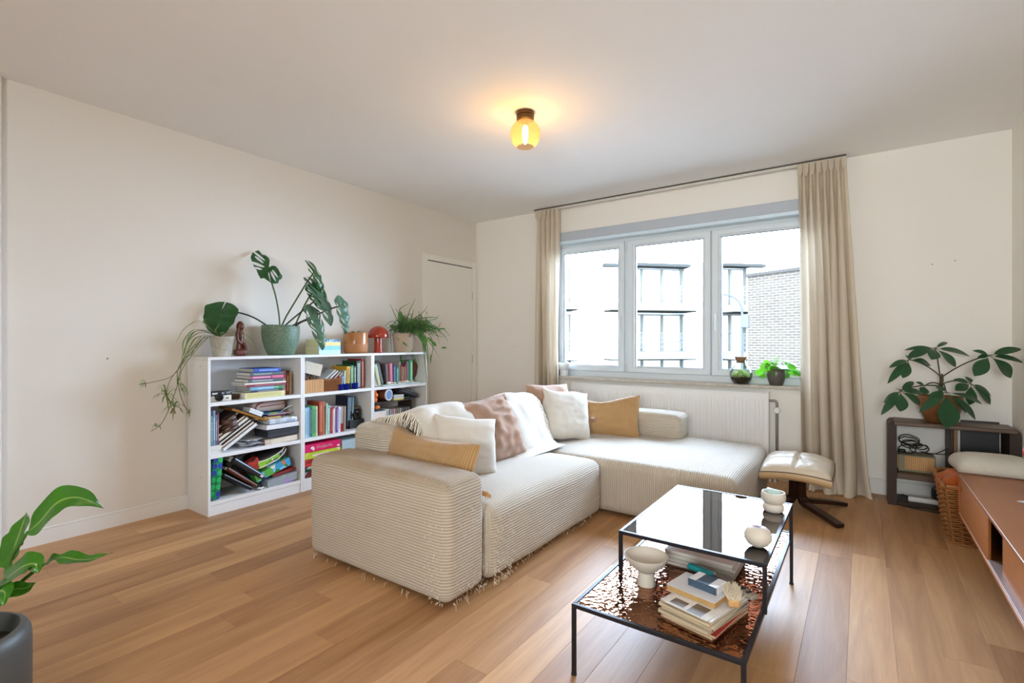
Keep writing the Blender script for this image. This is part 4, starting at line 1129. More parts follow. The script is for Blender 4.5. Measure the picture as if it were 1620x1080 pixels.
carton('grey_box', 'flat dark grey box slanted behind the leaning binders', 'box', 1.80, z+.225, .17, .045, .14, M('4a4a4c', .5), -3.66, 32)
carton('red_box', 'small black box with a red square label in the bottom shelf', 'box', 1.895, z+.135, .095, .085, .06, [printed('red_label', ['b8382a', 'c8503c', '8a2a22', 'b23a2c', '2a2524'], 9)], -3.61, 22, split=.98)
bag = thing('handbag', 'black bag with white piping stuffed at the top of the bottom shelf', 'bag', (-3.66, 2.02, z+.168), Matrix.Rotation(R(14), 3, 'X'))
part(bag, 'bag_body', MB().softbox(-.16, .05, -.12, .12, -.01, .075, .035, 6, 8, 3, (.01, 0, .008)), M('1f1b1d', .4), False)
part(bag, 'piping', MB().tube(bez((.054, -.10, .055), (.06, -.05, .035), (.06, .08, .05), (.05, .115, .075)), .0045, 6).tube(bez((.058, -.11, .01), (.064, 0, .0), (.064, .09, .02), (.05, .125, .06)), .004, 6), M('dcd8d4', .5), False)
carton('game_box', 'lime green and white game box under the black bag', 'box', 2.0, z+.165, .165, .050, .14, [printed('lime_print', ['7ab82c', 'e2e6dc', '66a81e', '8ec43a', '2a3a22'], 15)], -3.60, 17)
carton('game_box', 'blue and green board game box slanted across the bottom shelf', 'box', 2.015, z+.095, .275, .060, .22, [printed('jungle_print', ['3f9ac8', '7cc4e2', '2f7a3a', 'd8783c', '58a84a', 'e8e4d0', '3f9ac8'], 17), printed('jungle_side', ['2f6a34', '4a8a3c', '8a6a3a', '3c7a3c'], 14)], -3.572, 17, split=.97)
flat('red book lying between the two game boxes of the bottom shelf', 2.02, 2.20, z+.083, z+.101, .18, -3.60, '9c2f2e', None, ang=6)
carton('game_box', 'flat grey board game box lying at the right of the bottom shelf', 'box', 2.085, z+.001, .24, .062, .22, [printed('pastel_print', ['9aa2a8', '8c98a4', 'a890c4', '9aa2a8', 'c4cc96', '88949e'], 12)], -3.575, 5.5, split=.9)
T = Matrix.Translation((-3.566, 1.915, z+.001)) @ Matrix.Rotation(R(0), 4, 'Z')
solo('paper_scrap', 'crumpled scrap of white paper at the front edge of the bottom shelf', 'paper', MB().grid(lambda u, v: (-3.60+.036*u, 1.895+.05*v, z+.002+.012*abs(math.sin(u*5+v*4))), 6, 6), M('e4e4e2', .7))

# ================================================================== bookcase 2
z = SH[2]
def slatted(name, label, y0, y1, z0, z1, d, xf, m, rot=None, vert=True, nslat=9, lid=False):
    yc = (y0+y1)/2; root = thing(name, label, 'basket', (xf, yc, z0), rot or 0)
    W, H = y1-y0, z1-z0
    part(root, 'tray', MB().cbox(-d+.004, -.004, -W/2+.004, W/2-.004, .002, H-.006, .002), M('4a3a28', .8), False)
    for k in range(nslat):
        if vert:
            a = -W/2 + W*(k+.06)/nslat; b_ = -W/2 + W*(k+.94)/nslat
            part(root, 'slat', MB().cbox(-.004, 0, a, b_, 0, H, .0012), m, False)
        else:
            a = H*(k+.06)/nslat; b_ = H*(k+.94)/nslat
            part(root, 'slat', MB().cbox(-.004, 0, -W/2, W/2, a, b_, .0012), m, False)
    part(root, 'side', MB().cbox(-d, -.0045, -W/2, -W/2+.004, 0, H, .001).cbox(-d, -.0045, W/2-.004, W/2, 0, H, .001).cbox(-d, -.0045, -W/2+.004, W/2-.004, H-.006, H, .001), m, False)
    return root
bam = wood('bamboo', 'b9854f', 'd8ab76', 2, 26, .5); bleach = M('d8d0c0', .7, var=.08)
slatted('bamboo_box', 'bamboo slatted box at the left of the middle bookcase top shelf', 2.256, 2.432, z+.0005, z+.105, .20, -3.575, bam, None, True, 12)
slatted('slatted_box', 'tilted white slatted box on top of the bamboo box', 2.262, 2.418, z+.145, z+.240, .14, -3.60, bleach, Matrix.Rotation(R(-14), 3, 'X'), True, 14)
sh_ = MB(); rr_ = random.Random(2)
for k in range(14):
    a = rr_.uniform(0, 6); x, y = -3.66+rr_.uniform(-.04, .06), 2.27+.14*rr_.random(); sh_.tube([(x, y, z+.108), (x+.03*math.cos(a), y+.02*math.sin(a), z+.125+.012*rr_.random())], .006, 5)
solo('trinkets', 'small dried trinkets heaped in the bamboo box', 'trinkets', sh_, M('7d6a58', .8), kind='stuff')
def woven(name, label, y0, y1, z0, h, d, xf, m):
    root = thing(name, label, 'basket', (xf-d/2, (y0+y1)/2, z0)); n_ = 15; rows = 9
    part(root, 'liner', MB().box(xf-d+.008, xf-.008, y0+.010, y1-.006, z0+.003, z0+h*.8), M('3a2618', .9))
    st_ = MB(); wv = MB()
    for k in range(n_):
        y = y0 + (y1-y0)*k/(n_-1); e = .012*(k/(n_-1)-.3); st_.tube([(xf, y, z0), (xf+.004, y+e, z0+h)], .0022, 5)
    for j in range(rows):
        zz = z0 + .004 + (h-.008)*j/(rows-1)
        wv.tube([(xf + .0042*(1 if (k+j) % 2 else -1), y0 + (y1-y0)*k/(n_-1) + .012*(k/(n_-1)-.3)*j/rows, zz) for k in range(n_)], .0036, 5)
        wv.tube([(xf-.002, y1+.008*j/rows, zz), (xf-d, y1+.004, zz)], .0036, 5); wv.tube([(xf-.002, y0, zz), (xf-d, y0, zz)], .0036, 5)
    part(root, 'stakes', st_, m); part(root, 'weave', wv, m)
    return root
wk = M('a3673a', .6, var=.25, scale=60)
woven('woven_basket', 'small brown woven basket with leaflets beside the bamboo box', 2.442, 2.60, z+.001, .105, .16, -3.58, wk)
for k, (c, lab) in enumerate([('b8bcc0', 'silver grey leaflet fanned out of the woven basket'), ('d8dadc', 'white leaflet fanned out of the woven basket'), ('8a7a72', 'brown leaflet fanned out of the woven basket'), ('e2d4d0', 'pale pink leaflet fanned out of the woven basket')]):
    folder(lab, 2.51+.030*k, z+.125-.008*k, .15-.012*k, .012, .12, 36+3*k, M(c, .5), -3.605, cat='leaflet', name='leaflet')
for p0, p1, c, ink, lab, ht, ln in [(533, 536.5, 'b0483a', 'e0c8c0', 'red and white pamphlet leaning right of the woven basket', .115, -14), (537, 541.5, '4f7ea6', 'b8cede', 'blue booklet leaning right of the woven basket', .120, -12), (543.5, 546.5, '9aa89a', 'dfe4da', 'pale grey green book in front of the yellow one', .165, -3), (547, 553, 'd8a020', '4a5a4a', 'yellow book in the middle bookcase top row', .195, -3), (554, 560, '1f6a3c', 'b8c8a0', 'bright green book right of the yellow one', .205, 0), (560.4, 563.5, '3f6a4a', 'c8d0c0', 'slim sage green book right of the bright green one', .195, 0), (564, 571.5, '1c3a24', 'c0c8c0', 'dark green book with white lettering beside the red one', .240, 0), (572, 576, '9c1f24', 'e0b890', 'tall red book at the right end of the middle bookcase top row', .255, 0)]:
    upright(lab, p0, p1, z, z+ht, .20 if ht > .19 else .13, -3.605 if p0 > 546 else -3.59, ln, c, ink, a=.06, b=.92, w=.3)
blg = NT('cobalt_glass'); trn = blg.n('ShaderNodeBsdfTransparent'); trn.inputs[0].default_value = (.10, .18, .75, 1)
df = blg.n('ShaderNodeBsdfPrincipled'); df.inputs['Base Color'].default_value = (.01, .03, .35, 1); df.inputs['Roughness'].default_value = .06
m1 = blg.n('ShaderNodeMixShader'); m1.inputs[0].default_value = .55; blg.l(trn.outputs[0], m1.inputs[1]); blg.l(df.outputs[0], m1.inputs[2]); blg.l(m1.outputs[0], blg.out.inputs[0])
g0 = None
gl_lab = ['left one of the three small cobalt glasses on the middle bookcase', 'middle one of the three small cobalt glasses on the middle bookcase', 'right one of the three small cobalt glasses on the middle bookcase']
for k, px in enumerate((539.5, 549.5, 563)):
    y = S(px, 540, 0, -3.572).y
    if g0 is None:
        g0 = thing('tealight_glass', gl_lab[0], 'glass', (-3.585, y, z+.0005), 0, 'cobalt tealight glasses')
        part(g0, 'cup', MB().lathe([(0, 0), (.020, 0), (.024, .006), (.0255, .052), (.0235, .052), (.022, .008), (0, .006)], n=24), blg.m, False)
        part(g0, 'wax', MB().lathe([(0, .0065), (.0205, .0065), (.021, .020), (0, .021)], n=20), M('8aa8e0', .3), False)
    else: dup(g0, (-3.585, y, z+.0005), None, gl_lab[k])
# middle shelf
z = SH[1]
row2 = [(482.6, 487, 'a9cbd2', '7f9aa6', 'pale aqua book first in the middle row', .235), (487.2, 489.6, 'a8b4d8', '6a76a6', 'lilac blue book second in the middle row', .238),
        (489.9, 493.6, '2f9cc0', 'a0d8e8', 'turquoise book in the middle row', .238), (494.2, 499.6, '6aa858', '2f5a8a', 'green and white patterned book in the middle row', .245),
        (499.8, 502.6, 'cfd6bc', '8a9a6a', 'pale cream green book in the middle row', .240), (503, 504.6, '8a4a66', None, 'thin mauve book in the middle row', .20),
        (505, 511.5, 'a4442a', 'd0845c', 'tall rust orange book in the middle row', .275), (511.8, 513.4, 'd9a070', None, 'thin peach book beside the tall rust one', .272),
        (513.7, 515.4, '4a2f3f', None, 'thin dark plum book in the middle row', .23), (515.7, 518, 'c2d2cc', '7a9a92', 'pale mint book with a tall spine in the middle row', .255),
        (518.3, 521.4, '7fc0a4', 'd8ece2', 'mint green book in the middle row', .235), (521.7, 523.8, 'd8b4c8', None, 'pale pink book in the middle row', .225),
        (524.1, 526.4, 'c42a36', 'e8a8a8', 'red book in the middle row', .215), (526.7, 529.4, 'e0dfe0', None, 'white book right of the red one', .20),
        (529.8, 532.4, 'd4d0e0', '7a6ab0', 'white and violet book in the middle row', .215), (532.7, 534.6, '7a62a8', 'd8d0e8', 'violet book in the middle row', .212),
        (535, 538.8, 'dcd8e4', '8a86a0', 'white book with grey print in the middle row', .212), (539.2, 543.8, 'c4c8cc', None, 'grey book with a red foot in the middle row', .21),
        (544.2, 547, '9a8a7a', None, 'taupe book near the right end of the middle row', .212)]
for k, (p0, p1, c, ink, lab, h) in enumerate(row2):
    kw = dict(band=('b02a38', 0, .32)) if 'red foot' in lab else {}
    upright(lab, p0, p1, z, z+h, .17, -3.595 - .006*(k % 3), -1.2 if k > 8 else 0, c, ink, a=.1, b=.9, w=.3, **kw)
upright('tall navy blue book standing behind the right end of the middle row', 548.5, 556.5, z, z+.285, .17, -3.66, -2, '1f2438', '8fb0c4', w=.4, a=.1, b=.95)
upright('sky blue slim book right of the navy one', 556.8, 558.6, z, z+.27, .15, -3.655, -2, '8fb4c8', None)
c2 = thing('camera', 'black vintage camera standing at the right end of the middle row', 'camera', (-3.68, 2.80, z))
part(c2, 'body', MB().cbox(-3.72, -3.66, 2.745, 2.868, z+.078, z+.16, .008, seg=2), M('1b1a1a', .45)); part(c2, 'top_plate', MB().cbox(-3.715, -3.665, 2.755, 2.86, z+.161, z+.19, .006), M('6e655a', .4, .4))
T = Matrix.Translation((-3.66, 2.80, z+.115)) @ Matrix.Rotation(R(90), 4, 'Y')
part(c2, 'lens', MB().lathe([(.034, 0), (.034, .02), (.028, .022), (.026, .012), (0, .010)], n=24, T=T), M('2c2a2a', .25, .3))
carton('black_box', 'small black box under the vintage camera', 'box', 2.805, z+.001, .15, .074, .12, M('201f20', .5), -3.64)
# bottom shelf: a pile of games
z = SH[0]
games = [('b82a34', 'white and brown striped box lowest in the games pile of the middle bookcase', .075, ['6a2a30', 'a8a4a0', '5a2028', '7a3038'], .30), ('x', 'dark green box in the games pile behind the sofa arm', .065, ['1f3a2a', '2a2a28', 'a8b0a0', '1c3024'], .31),
         ('x', 'red box under the yellow one in the games pile', .058, ['c2382e', 'b02a28', '8a2420', 'd8b090'], .32), ('x', 'lime yellow game box below the pink one', .052, ['b8c83a', 'd8cc5a', 'e0dcc0', 'a8c42c', '3a6a7a'], .325),
         ('x', 'hot pink game box on top of the games pile with a white ghost emblem', .062, ['d0145a', 'd0145a', 'd42060', 'c81055'], .325)]
zz = z+.0005
for k, (c, lab, t, cols, L) in enumerate(games):
    if k < 2: t *= .62
    g_ = carton('game_box', lab, 'box', 2.262+L/2, zz, L, t-.001, .25, [printed('games_%d' % k, cols, 11 if k != 4 else 3)], -3.572, 0, (0, 1, -1, .5, 0)[k], split=.97)
    if k == 4:
        wm = M('e6e0e4', .5); gw = MB().prism([(-.115, .036), (-.10, .046), (-.085, .040), (-.080, .022), (-.088, .008), (-.096, .016), (-.102, .024), (-.113, .026)], 0, .0008, 0, Matrix(((0, 0, 1, .0003), (1, 0, 0, 0), (0, 1, 0, 0), (0, 0, 0, 1))))
        part(g_, 'emblem', gw, wm, False)
        lt = MB(); rr_ = random.Random(5)
        for q in range(11): 
            y = -.062 + .0135*q; lt.box(.0003, .0009, y, y+.0105, .022+.004*math.sin(q), .040+.004*math.sin(q*1.7)); 
        part(g_, 'lettering_panel', lt, M('c97a86', .5), False)
        part(g_, 'age_mark', MB().box(.0003, .0009, .128, .152, .010, .018).box(.0003, .0009, .132, .150, .018, .024), wm, False)
    if k == 3:
        part(g_, 'lettering_panel', MB().box(.0003, .0009, -.10, .05, .018, .032), M('e2cfc4', .5), False)
    zz += t
carton('pale_blue_box', 'pale blue flat box beside the games pile, behind the sofa', 'box', 2.72, z+.001, .20, .235, .22, M('a9c0ca', .5), -3.60, 0)

# ================================================================== bookcase 3
z = SH[2]
cl_ = MB().grid(lambda u, v: (-3.575-.05*v+.012*math.sin(u*9+v*3), 2.937+.052*u*(1-.5*v), z+.002+.15*v*(1-.25*u)+.006*math.sin(u*12)), 10, 12)
solo('white_cloth_bag', 'bunched white cloth bag at the left end of the far top shelf', 'bag', cl_, M('dedad6', .8))
for p0, p1, c, ink, lab, h, ln, x in [(599, 603.5, 'c2c4a0', None, 'cream green book leaning at the left of the far top shelf', .205, 14, -3.60), (604, 608.5, '27352f', '7a8a82', 'dark green black book leaning beside the cream green one', .215, 16, -3.61),
        (611.5, 615.5, '6a5a5e', None, 'mauve brown book behind the leaning pair on the far top shelf', .20, 4, -3.63), (617.5, 621.8, 'd67a8c', None, 'pink book upright on the far top shelf', .205, 2, -3.62), (622.5, 627, '25406a', '7a90b4', 'navy blue book right of the pink one', .185, 1, -3.63),
        (627.3, 631.4, '3f8a78', 'a8ccc0', 'teal book right of the navy one', .165, 0, -3.63), (632, 634, 'b2aca4', None, 'thin pale grey book right of the teal one', .215, 0, -3.64), (634.6, 637, '7a2a30', 'd8a8a0', 'dark red book right of the pale grey one', .185, 0, -3.63),
        (637.4, 640, '9a8a52', None, 'olive tan book among the red ones', .165, 0, -3.63), (640.4, 643.4, '8a3038', 'c89a90', 'brick red book left of the lilac one', .18, 0, -3.64), (643.8, 648.5, '8a8498', None, 'lilac grey book left of the bright green one', .215, 0, -3.65), (649, 653, '4ab878', 'c8ecd4', 'bright green book at the right of the far top row', .225, 0, -3.635)]:
    upright(lab, p0, p1, z, z+h, .15, x, ln, c, ink, a=.1, b=.9, w=.3)
rr_ = [(.118*math.cos(R(22.5+45*k)), .118*math.sin(R(22.5+45*k))) for k in range(8)]
T = Matrix.Translation((-3.69, 3.455, z+.122)) @ Matrix.Rotation(R(12), 4, 'Y') @ Matrix.Rotation(R(90), 4, 'Y')
op = thing('octagonal_tray', 'brown octagonal wooden tray propped upright at the right of the far top shelf', 'tray', (-3.69, 3.455, z))
part(op, 'plate', MB().prism(rr_, -.006, .006, 0, T), wood('tray_wood', '5c2f20', '7a4430', 2, 8, .4)); part(op, 'rim', MB().tube([T @ Vector((x*1.0, y*1.0, .007)) for x, y in rr_ + rr_[:1]], .006, 6, caps=False), M('54281c', .4))
upright('thin salmon pink book at the far right of the far top shelf', 668.2, 670.6, z, z+.16, .12, -3.62, 0, 'd08a7e', None)
rr_ = [(.115*math.cos(2*PI*k/28), .115*math.sin(2*PI*k/28)) for k in range(28)]
T = Matrix.Translation((-3.80, 3.13, z+.118)) @ Matrix.Rotation(R(8), 4, 'Y') @ Matrix.Rotation(R(90), 4, 'Y')
solo('round_plate', 'grey round plate propped behind the books of the far top shelf', 'plate', MB().prism(rr_, -.004, .004, 0, T, True), M('8a8078', .4))
gt = thing('glass_tray', 'pale aqua glass tray of shells in front of the far top row', 'tray', (-3.583, 3.20, z))
part(gt, 'dish', MB().softbox(-3.605, -3.560, 3.03, 3.49, z+.002, z+.014, .006, 3, 10, 2), M('b4d2cc', .12, spec=.7))
rr_ = random.Random(8)
for k in range(9):
    y = 3.12+.30*k/8+rr_.uniform(-.01, .01); q = rr_.uniform(.010, .019)
    s_ = MB().lathe([(0, 0), (q, q*.3), (q*1.05, q*.7), (q*.5, q*1.3), (0, q*1.5)], (-3.583, y, z+.014), 9, sx=1.0, sy=1.25)
    solo('seashell', ['chalk white', 'pinkish', 'cream', 'rounded white', 'tallest white', 'small pale', 'speckled cream', 'large white', 'last pale'][k] + ' shell on the glass tray, number %s from its left end' % ['one', 'two', 'three', 'four', 'five', 'six', 'seven', 'eight', 'nine'][k], 'shell', s_, M(['e4e0da', 'd8b8a8', 'ddd2c2'][k % 3], .5), group='shells on the glass tray')
# middle shelf of bookcase 3
z = SH[1]
can = thing('tin_can', 'copper coloured tin lying on its side with a pale blue lid', 'tin', (-3.585, 3.11, z+.265))
T = Matrix.Translation((-3.585, 3.115, z+.268)) @ Matrix.Rotation(R(12), 4, 'Z') @ Matrix.Rotation(R(90), 4, 'Y')
part(can, 'tin_body', MB().lathe([(0, -.15), (.050, -.15), (.050, 0), (.047, .002)], n=28, T=T), M('b06a4c', .3, .7)); part(can, 'lid', MB().lathe([(.052, -.006), (.053, .006), (.047, .008), (.044, .005), (0, .005)], n=28, T=T), M('dfe2e8', .35)); part(can, 'lid_disc', MB().lathe([(.042, .0055), (0, .0062)], n=28, T=T), M('6f8fc0', .4))
cr = thing('cd_rack', 'dark low rack holding rows of discs on the far middle shelf', 'rack', (-3.68, 3.2, z))
rkm = M('3a2d24', .5)
part(cr, 'top_board', MB().cbox(-3.78, -3.585, 2.935, 3.41, z+.198, z+.208, .002), rkm); part(cr, 'side_board', MB().cbox(-3.78, -3.585, 3.40, 3.41, z+.001, z+.1975, .002), rkm); part(cr, 'base_board', MB().cbox(-3.78, -3.585, 2.935, 3.399, z+.0005, z+.006, .002), rkm)
cdc = ['8a8a90', 'c8c4bc', '6a6a72', 'b0a8a0', 'a84a4a', 'd8d4cc', '4a5a6a', 'b88a9a', '3a3a40', 'c0b070', '5a6a5a', '7a7a86', 'd0c8c0', '46424a', '8a9aa8', '2f3038', '6a5a4a', '50607a', '3c3c44', '9a9488', '2c3a44', '585048', '7c8c98', '343038']
cd0 = None
for k in range(24):
    y = 3.135 + .0108*k; c = cdc[k]
    d = thing('disc_case', ('%s disc case standing in the rack, ' % ['silver grey', 'cream', 'mid grey', 'beige', 'brick red', 'ivory', 'slate', 'rose', 'charcoal', 'mustard', 'moss', 'steel'][k % 12]) + ('left half of the row' if k < 12 else 'right half of the row'), 'disc case', (-3.592, y, z+.0065), 0, 'disc cases in the rack')
    if cd0 is None: cd0 = MB().cbox(-.14, 0, 0, .0100, 0, .124, .0012).build('case', M(c, .3), d)
    else:
        o = cd0.copy(); o.data = cd0.data.copy(); COL.objects.link(o); o.parent = d; o.data.materials[0] = M(c, .3)
for k, (c, lab) in enumerate([('d6cf52', 'yellow disc case lowest of the small pile on the rack'), ('e2e2de', 'white disc case second in the small pile on the rack'), ('b8bcc4', 'silver disc case third in the small pile on the rack'), ('dcdad4', 'ivory disc case topmost of the small pile on the rack'), ]):
    o = solo('disc_case', lab, 'disc case', MB().cbox(-3.72, -3.588, 3.185, 3.305, z+.2085+.0125*k, z+.220+.0125*k, .0012), M(c, .3))
pb = thing('zip_case', 'black padded zip case lying slanted on top of the disc rack', 'case', (-3.66, 3.38, z+.214), Matrix.Rotation(R(-18), 3, 'X'))
part(pb, 'case_body', MB().softbox(-.12, .07, -.135, .11, .02, .066, .022, 6, 8, 3, (.006, .006, .006)), M('26262c', .6), False); part(pb, 'zip', MB().tube([(.075, -.12, .043), (.077, 0, .043), (.075, .10, .043)], .003, 5), M('4a4a50', .4), False)
part(pb, 'flap', MB().softbox(-.10, .02, -.03, .09, .0675, .082, .007, 4, 4, 2), M('9a948c', .6), False)
flat('dark green flat box under the black padded case', 3.31, 3.42, z+.2085, z+.229, .14, -3.61, '24382c', None)
ob = thing('orange_ornament', 'bright orange bobbled ornament at the left of the far middle shelf', 'ornament', (-3.60, 2.965, z+.21))
for k, (dy, dz, q) in enumerate(((0, .025, .026), (.006, .066, .027), (-.004, .1, .02))):
    part(ob, 'bobble', MB().lathe([(q*math.sin(PI*t/8), -q*math.cos(PI*t/8)) for t in range(9)], (-3.60, 2.965+dy, z+.210+dz), 14), M('e0762c', .4))
solo('orange_ball', 'small orange ball under the rack top on the white basket', 'ball', MB().lathe([(.024*math.sin(PI*t/8), -.02*math.cos(PI*t/8)) for t in range(9)], (-3.60, 2.995, z+.165), 14), M('e07a34', .45))
pk_ = NT('pink_check'); co = pk_.coords('Object'); ck_ = pk_.n('ShaderNodeTexChecker'); ck_.inputs['Scale'].default_value = 95; pk_.l(co, ck_.inputs[0]); ck_.inputs['Color1'].default_value = lin('e2cfc6'); ck_.inputs['Color2'].default_value = lin('ece4de'); pk_.bsdf(ck_.outputs[0], .7)
wbk = thing('checked_box', 'pale pink checked open box with a white rim in the far middle shelf', 'box', (-3.67, 3.01, z))
part(wbk, 'walls', MB().cbox(-3.75, -3.575, 2.94, 3.078, z+.0065, z+.115, .002), pk_.m); part(wbk, 'rim', MB().cbox(-3.752, -3.573, 2.938, 3.08, z+.115, z+.127, .002), M('e4e2de', .5)); part(wbk, 'contents', MB().cbox(-3.74, -3.60, 2.95, 3.07, z+.1275, z+.142, .004), M('2f3436', .5))
spb = thing('spiral_notebook', 'white spiral notebook standing between the checked box and the discs', 'notebook', (-3.60, 3.105, z))
part(spb, 'pages', MB().cbox(-3.73, -3.592, 3.088, 3.128, z+.007, z+.135, .002), M('dcdcd8', .6))
sp_ = MB()
for k in range(9): sp_.tube([(-3.590+.004*math.cos(a), 3.108+.021*math.sin(a), z+.018+.013*k) for a in [PI*2*q/10 for q in range(11)]], .0016, 4, caps=False)
part(spb, 'spiral', sp_, M('3a3a3c', .4, .5))
# bottom shelf of bookcase 3 is hidden by the sofa

# ================================================================== on top of the bookcases
z = BT
fg = thing('wooden_figurine', 'reddish brown carved wooden thinker figurine between the two left plant pots', 'figurine', (-3.72, 1.832, z))
fm = M('5c2a1c', .35, var=.2, scale=20)
bm_ = MB(); 
bm_.tube([(-3.715, 1.838, z+.0), (-3.715, 1.836, z+.05), (-3.715, 1.834, z+.10), (-3.718, 1.832, z+.16), (-3.72, 1.832, z+.19)], [.032, .030, .022, .030, .020], 14, flat=.85)
part(fg, 'body', bm_, fm)
part(fg, 'head', MB().lathe([(.026*math.sin(PI*t/10)*(1+.12*math.cos(PI*t/10)), -.036*math.cos(PI*t/10)) for t in range(11)], (-3.718, 1.836, z+.218), 16), fm)
part(fg, 'arm', MB().tube([(-3.70, 1.815, z+.20), (-3.685, 1.798, z+.165), (-3.685, 1.800, z+.115), (-3.685, 1.825, z+.09), (-3.69, 1.845, z+.092)], [.010, .011, .010, .009, .008], 8), fm)
part(fg, 'leg', MB().tube([(-3.70, 1.855, z+.02), (-3.68, 1.858, z+.07), (-3.685, 1.845, z+.095)], [.014, .013, .011], 8), fm)
part(fg, 'base', MB().softbox(-3.745, -3.675, 1.793, 1.87, z+.0005, z+.05, .018, 3, 3, 2), fm)
# box set of pale volumes
bx_c = [('bfe0ea', 'pale aqua box lowest of the little stack beside the orange pot'), ('86cdea', 'sky blue box second in the little stack beside the orange pot'), ('f0d890', 'pale yellow box third in the little stack beside the orange pot'), ('6fa6c6', 'blue patterned box topmost of the little stack beside the orange pot')]
zz = z+.0005
for k, (c, lab) in enumerate(bx_c):
    t_ = (.036, .033, .033, .022)[k]
    r_ = thing('card_box', lab, 'box', (-3.625, 2.50, zz))
    part(r_, 'front', MB().box(-3.605, -3.603, 2.405, 2.608, zz, zz+t_-.001), printed('blue_top', ['6fa6c6', '3f7aa8', 'a8d0e0', '3a5a6a'], 40) if k == 3 else M(c, .45))
    part(r_, 'body', MB().cbox(-3.79, -3.605, 2.405, 2.608, zz, zz+t_-.001, .001), M('d8d2a8', .6)); zz += t_
# red mushroom lamp
ml = thing('mushroom_lamp', 'small glossy red mushroom table lamp on the far bookcase', 'table lamp', (-3.70, 3.09, z))
rdm = M('9c2c18', .18, var=.04, coat=.5)
part(ml, 'stem', MB().lathe([(0, 0), (.042, 0), (.043, .004), (.041, .012), (.038, .02), (.037, .135), (.03, .14), (0, .14)], (-3.70, 3.09, z), 28), rdm)
part(ml, 'shade', MB().lathe([(.005, .138), (.094, .138), (.098, .146), (.096, .165), (.086, .195), (.068, .222), (.042, .241), (.016, .249), (0, .25)], (-3.70, 3.09, z), 36), rdm)

# ================================================================== on the coffee table
cer = M('d6cdc0', .55, var=.03, scale=25, bump=.04); zt = .420
zt = .418
cp = thing('footed_cup', 'small cream two-tier ceramic cup with a pale soap bar at the far table corner', 'cup', (-.322, 2.475, zt))
part(cp, 'cup', MB().lathe([(0, 0), (.034, 0), (.041, .006), (.044, .018), (.041, .030), (.036, .036), (.043, .042), (.049, .055), (.050, .072), (.046, .086), (.042, .086), (.044, .072), (.042, .055), (0, .046)], (-.322, 2.475, zt), 36), cer)
part(cp, 'soap_bar', MB().cbox(-.027, .027, -.017, .017, -.01, .012, .006, seg=2, T=Matrix.Translation((-.322, 2.475, zt+.083)) @ Matrix.Rotation(R(18), 4, 'Y') @ Matrix.Rotation(R(25), 4, 'Z')), M('b9cfc4', .5))
vs_ = thing('globe_vase', 'tiny round cream vase tilted open near the right edge of the glass top', 'vase', (-.312, 2.005, zt))
part(vs_, 'bowl', MB().lathe([(0, 0), (.016, .0), (.034, .010), (.046, .028), (.047, .045), (.038, .064), (.026, .072), (.020, .072), (.032, .060), (.038, .045), (.030, .022), (0, .012)], n=36, T=Matrix.Translation((-.312, 2.005, zt+.002)) @ Matrix.Rotation(R(-8), 4, 'X')), cer)
part(vs_, 'inside_glaze', MB().lathe([(.026, .0724), (.0195, .0715), (.012, .066), (0, .064)], n=28, T=Matrix.Translation((-.312, 2.005, zt+.002)) @ Matrix.Rotation(R(-8), 4, 'X')), M('9a7280', .4))
fb = thing('footed_bowl', 'cream footed ceramic bowl on the copper shelf', 'bowl', (-.672, 1.845, .247))
bo = MB().lathe([(0, 0), (.033, 0), (.0345, .004), (.031, .03), (.030, .05), (.045, .062), (.066, .080), (.080, .104), (.082, .112), (.078, .112), (.066, .090), (.044, .072), (0, .066)], (-.672, 1.845, .247), 44); part(fb, 'bowl', bo, cer)
zs_ = .247
mg = ['e0dcd8', 'c8b8a8', 'd8d4d0', 'b0a090', 'e4e0dc', 'cfc6ba', 'd8d0ca']
def magazine(label, x0, x1, y0, y1, z0, t, col, yaw, group=None, sag=0., edge='cfc6b8'):
    root = thing('magazine', label, 'magazine', ((x0+x1)/2, (y0+y1)/2, z0), R(yaw), group)
    w2, h2 = (x1-x0)/2, (y1-y0)/2
    part(root, 'pages', MB().cbox(-w2+.001, w2-.002, -h2+.001, h2-.001, .0006, t-.0006, .0004), M(edge, .9, var=.15, scale=300), False)
    part(root, 'cover', MB().box(-w2, w2, -h2, h2, t-.0006, t).box(-w2, w2, -h2, h2, 0, .0006).box(-w2, -w2+.0008, -h2, h2, 0, t), M(col, .3), False)
    return root
zz = zs_ + .0005
posn = ['lowest', 'second', 'third', 'fourth', 'fifth', 'sixth', 'topmost']
for k in range(7):
    t_ = (.008, .007, .009, .006, .008, .009, .012)[k]
    magazine('pale magazine, %s of the neat stack under the glass top' % posn[k], -.668+.004*math.sin(k*2), -.402+.004*math.sin(k*2), 2.06+.004*math.cos(k*3), 2.27+.004*math.cos(k*3), zz, t_, mg[k], -1.5+.8*math.sin(k*1.7), edge='d6d0c8'); zz += t_
zz = zs_ + .0005
for k in range(7):
    t_ = (.009, .008, .010, .007, .009, .010, .006)[k]
    magazine(['worn buff magazine, lowest', 'red backed magazine, second', 'dog-eared tan magazine, third', 'grey edged magazine, fourth', 'thick cream magazine, fifth', 'brown spotted magazine, sixth', 'white topped magazine, topmost'][k] + ' of the front magazine pile', -.525+.005*math.sin(k*2.3), -.345+.005*math.sin(k*2.3), 1.625+.006*math.cos(k*1.9), 1.875+.006*math.cos(k*1.9), zz, t_, ['c4ae90', 'a83a30', 'c8b8a0', '8a8078', 'd4c8b8', 'b8a48c', 'd8d6d8'][k], -14+3*math.sin(k*1.9), edge='c6b596'); zz += t_
T0 = Matrix.Translation((-.44, 1.735, zz)) @ Matrix.Rotation(R(-16), 4, 'Z')
pp_ = thing('envelope', 'brown and white envelope lying on the front magazine pile', 'envelope', (-.44, 1.72, zz), R(-16))
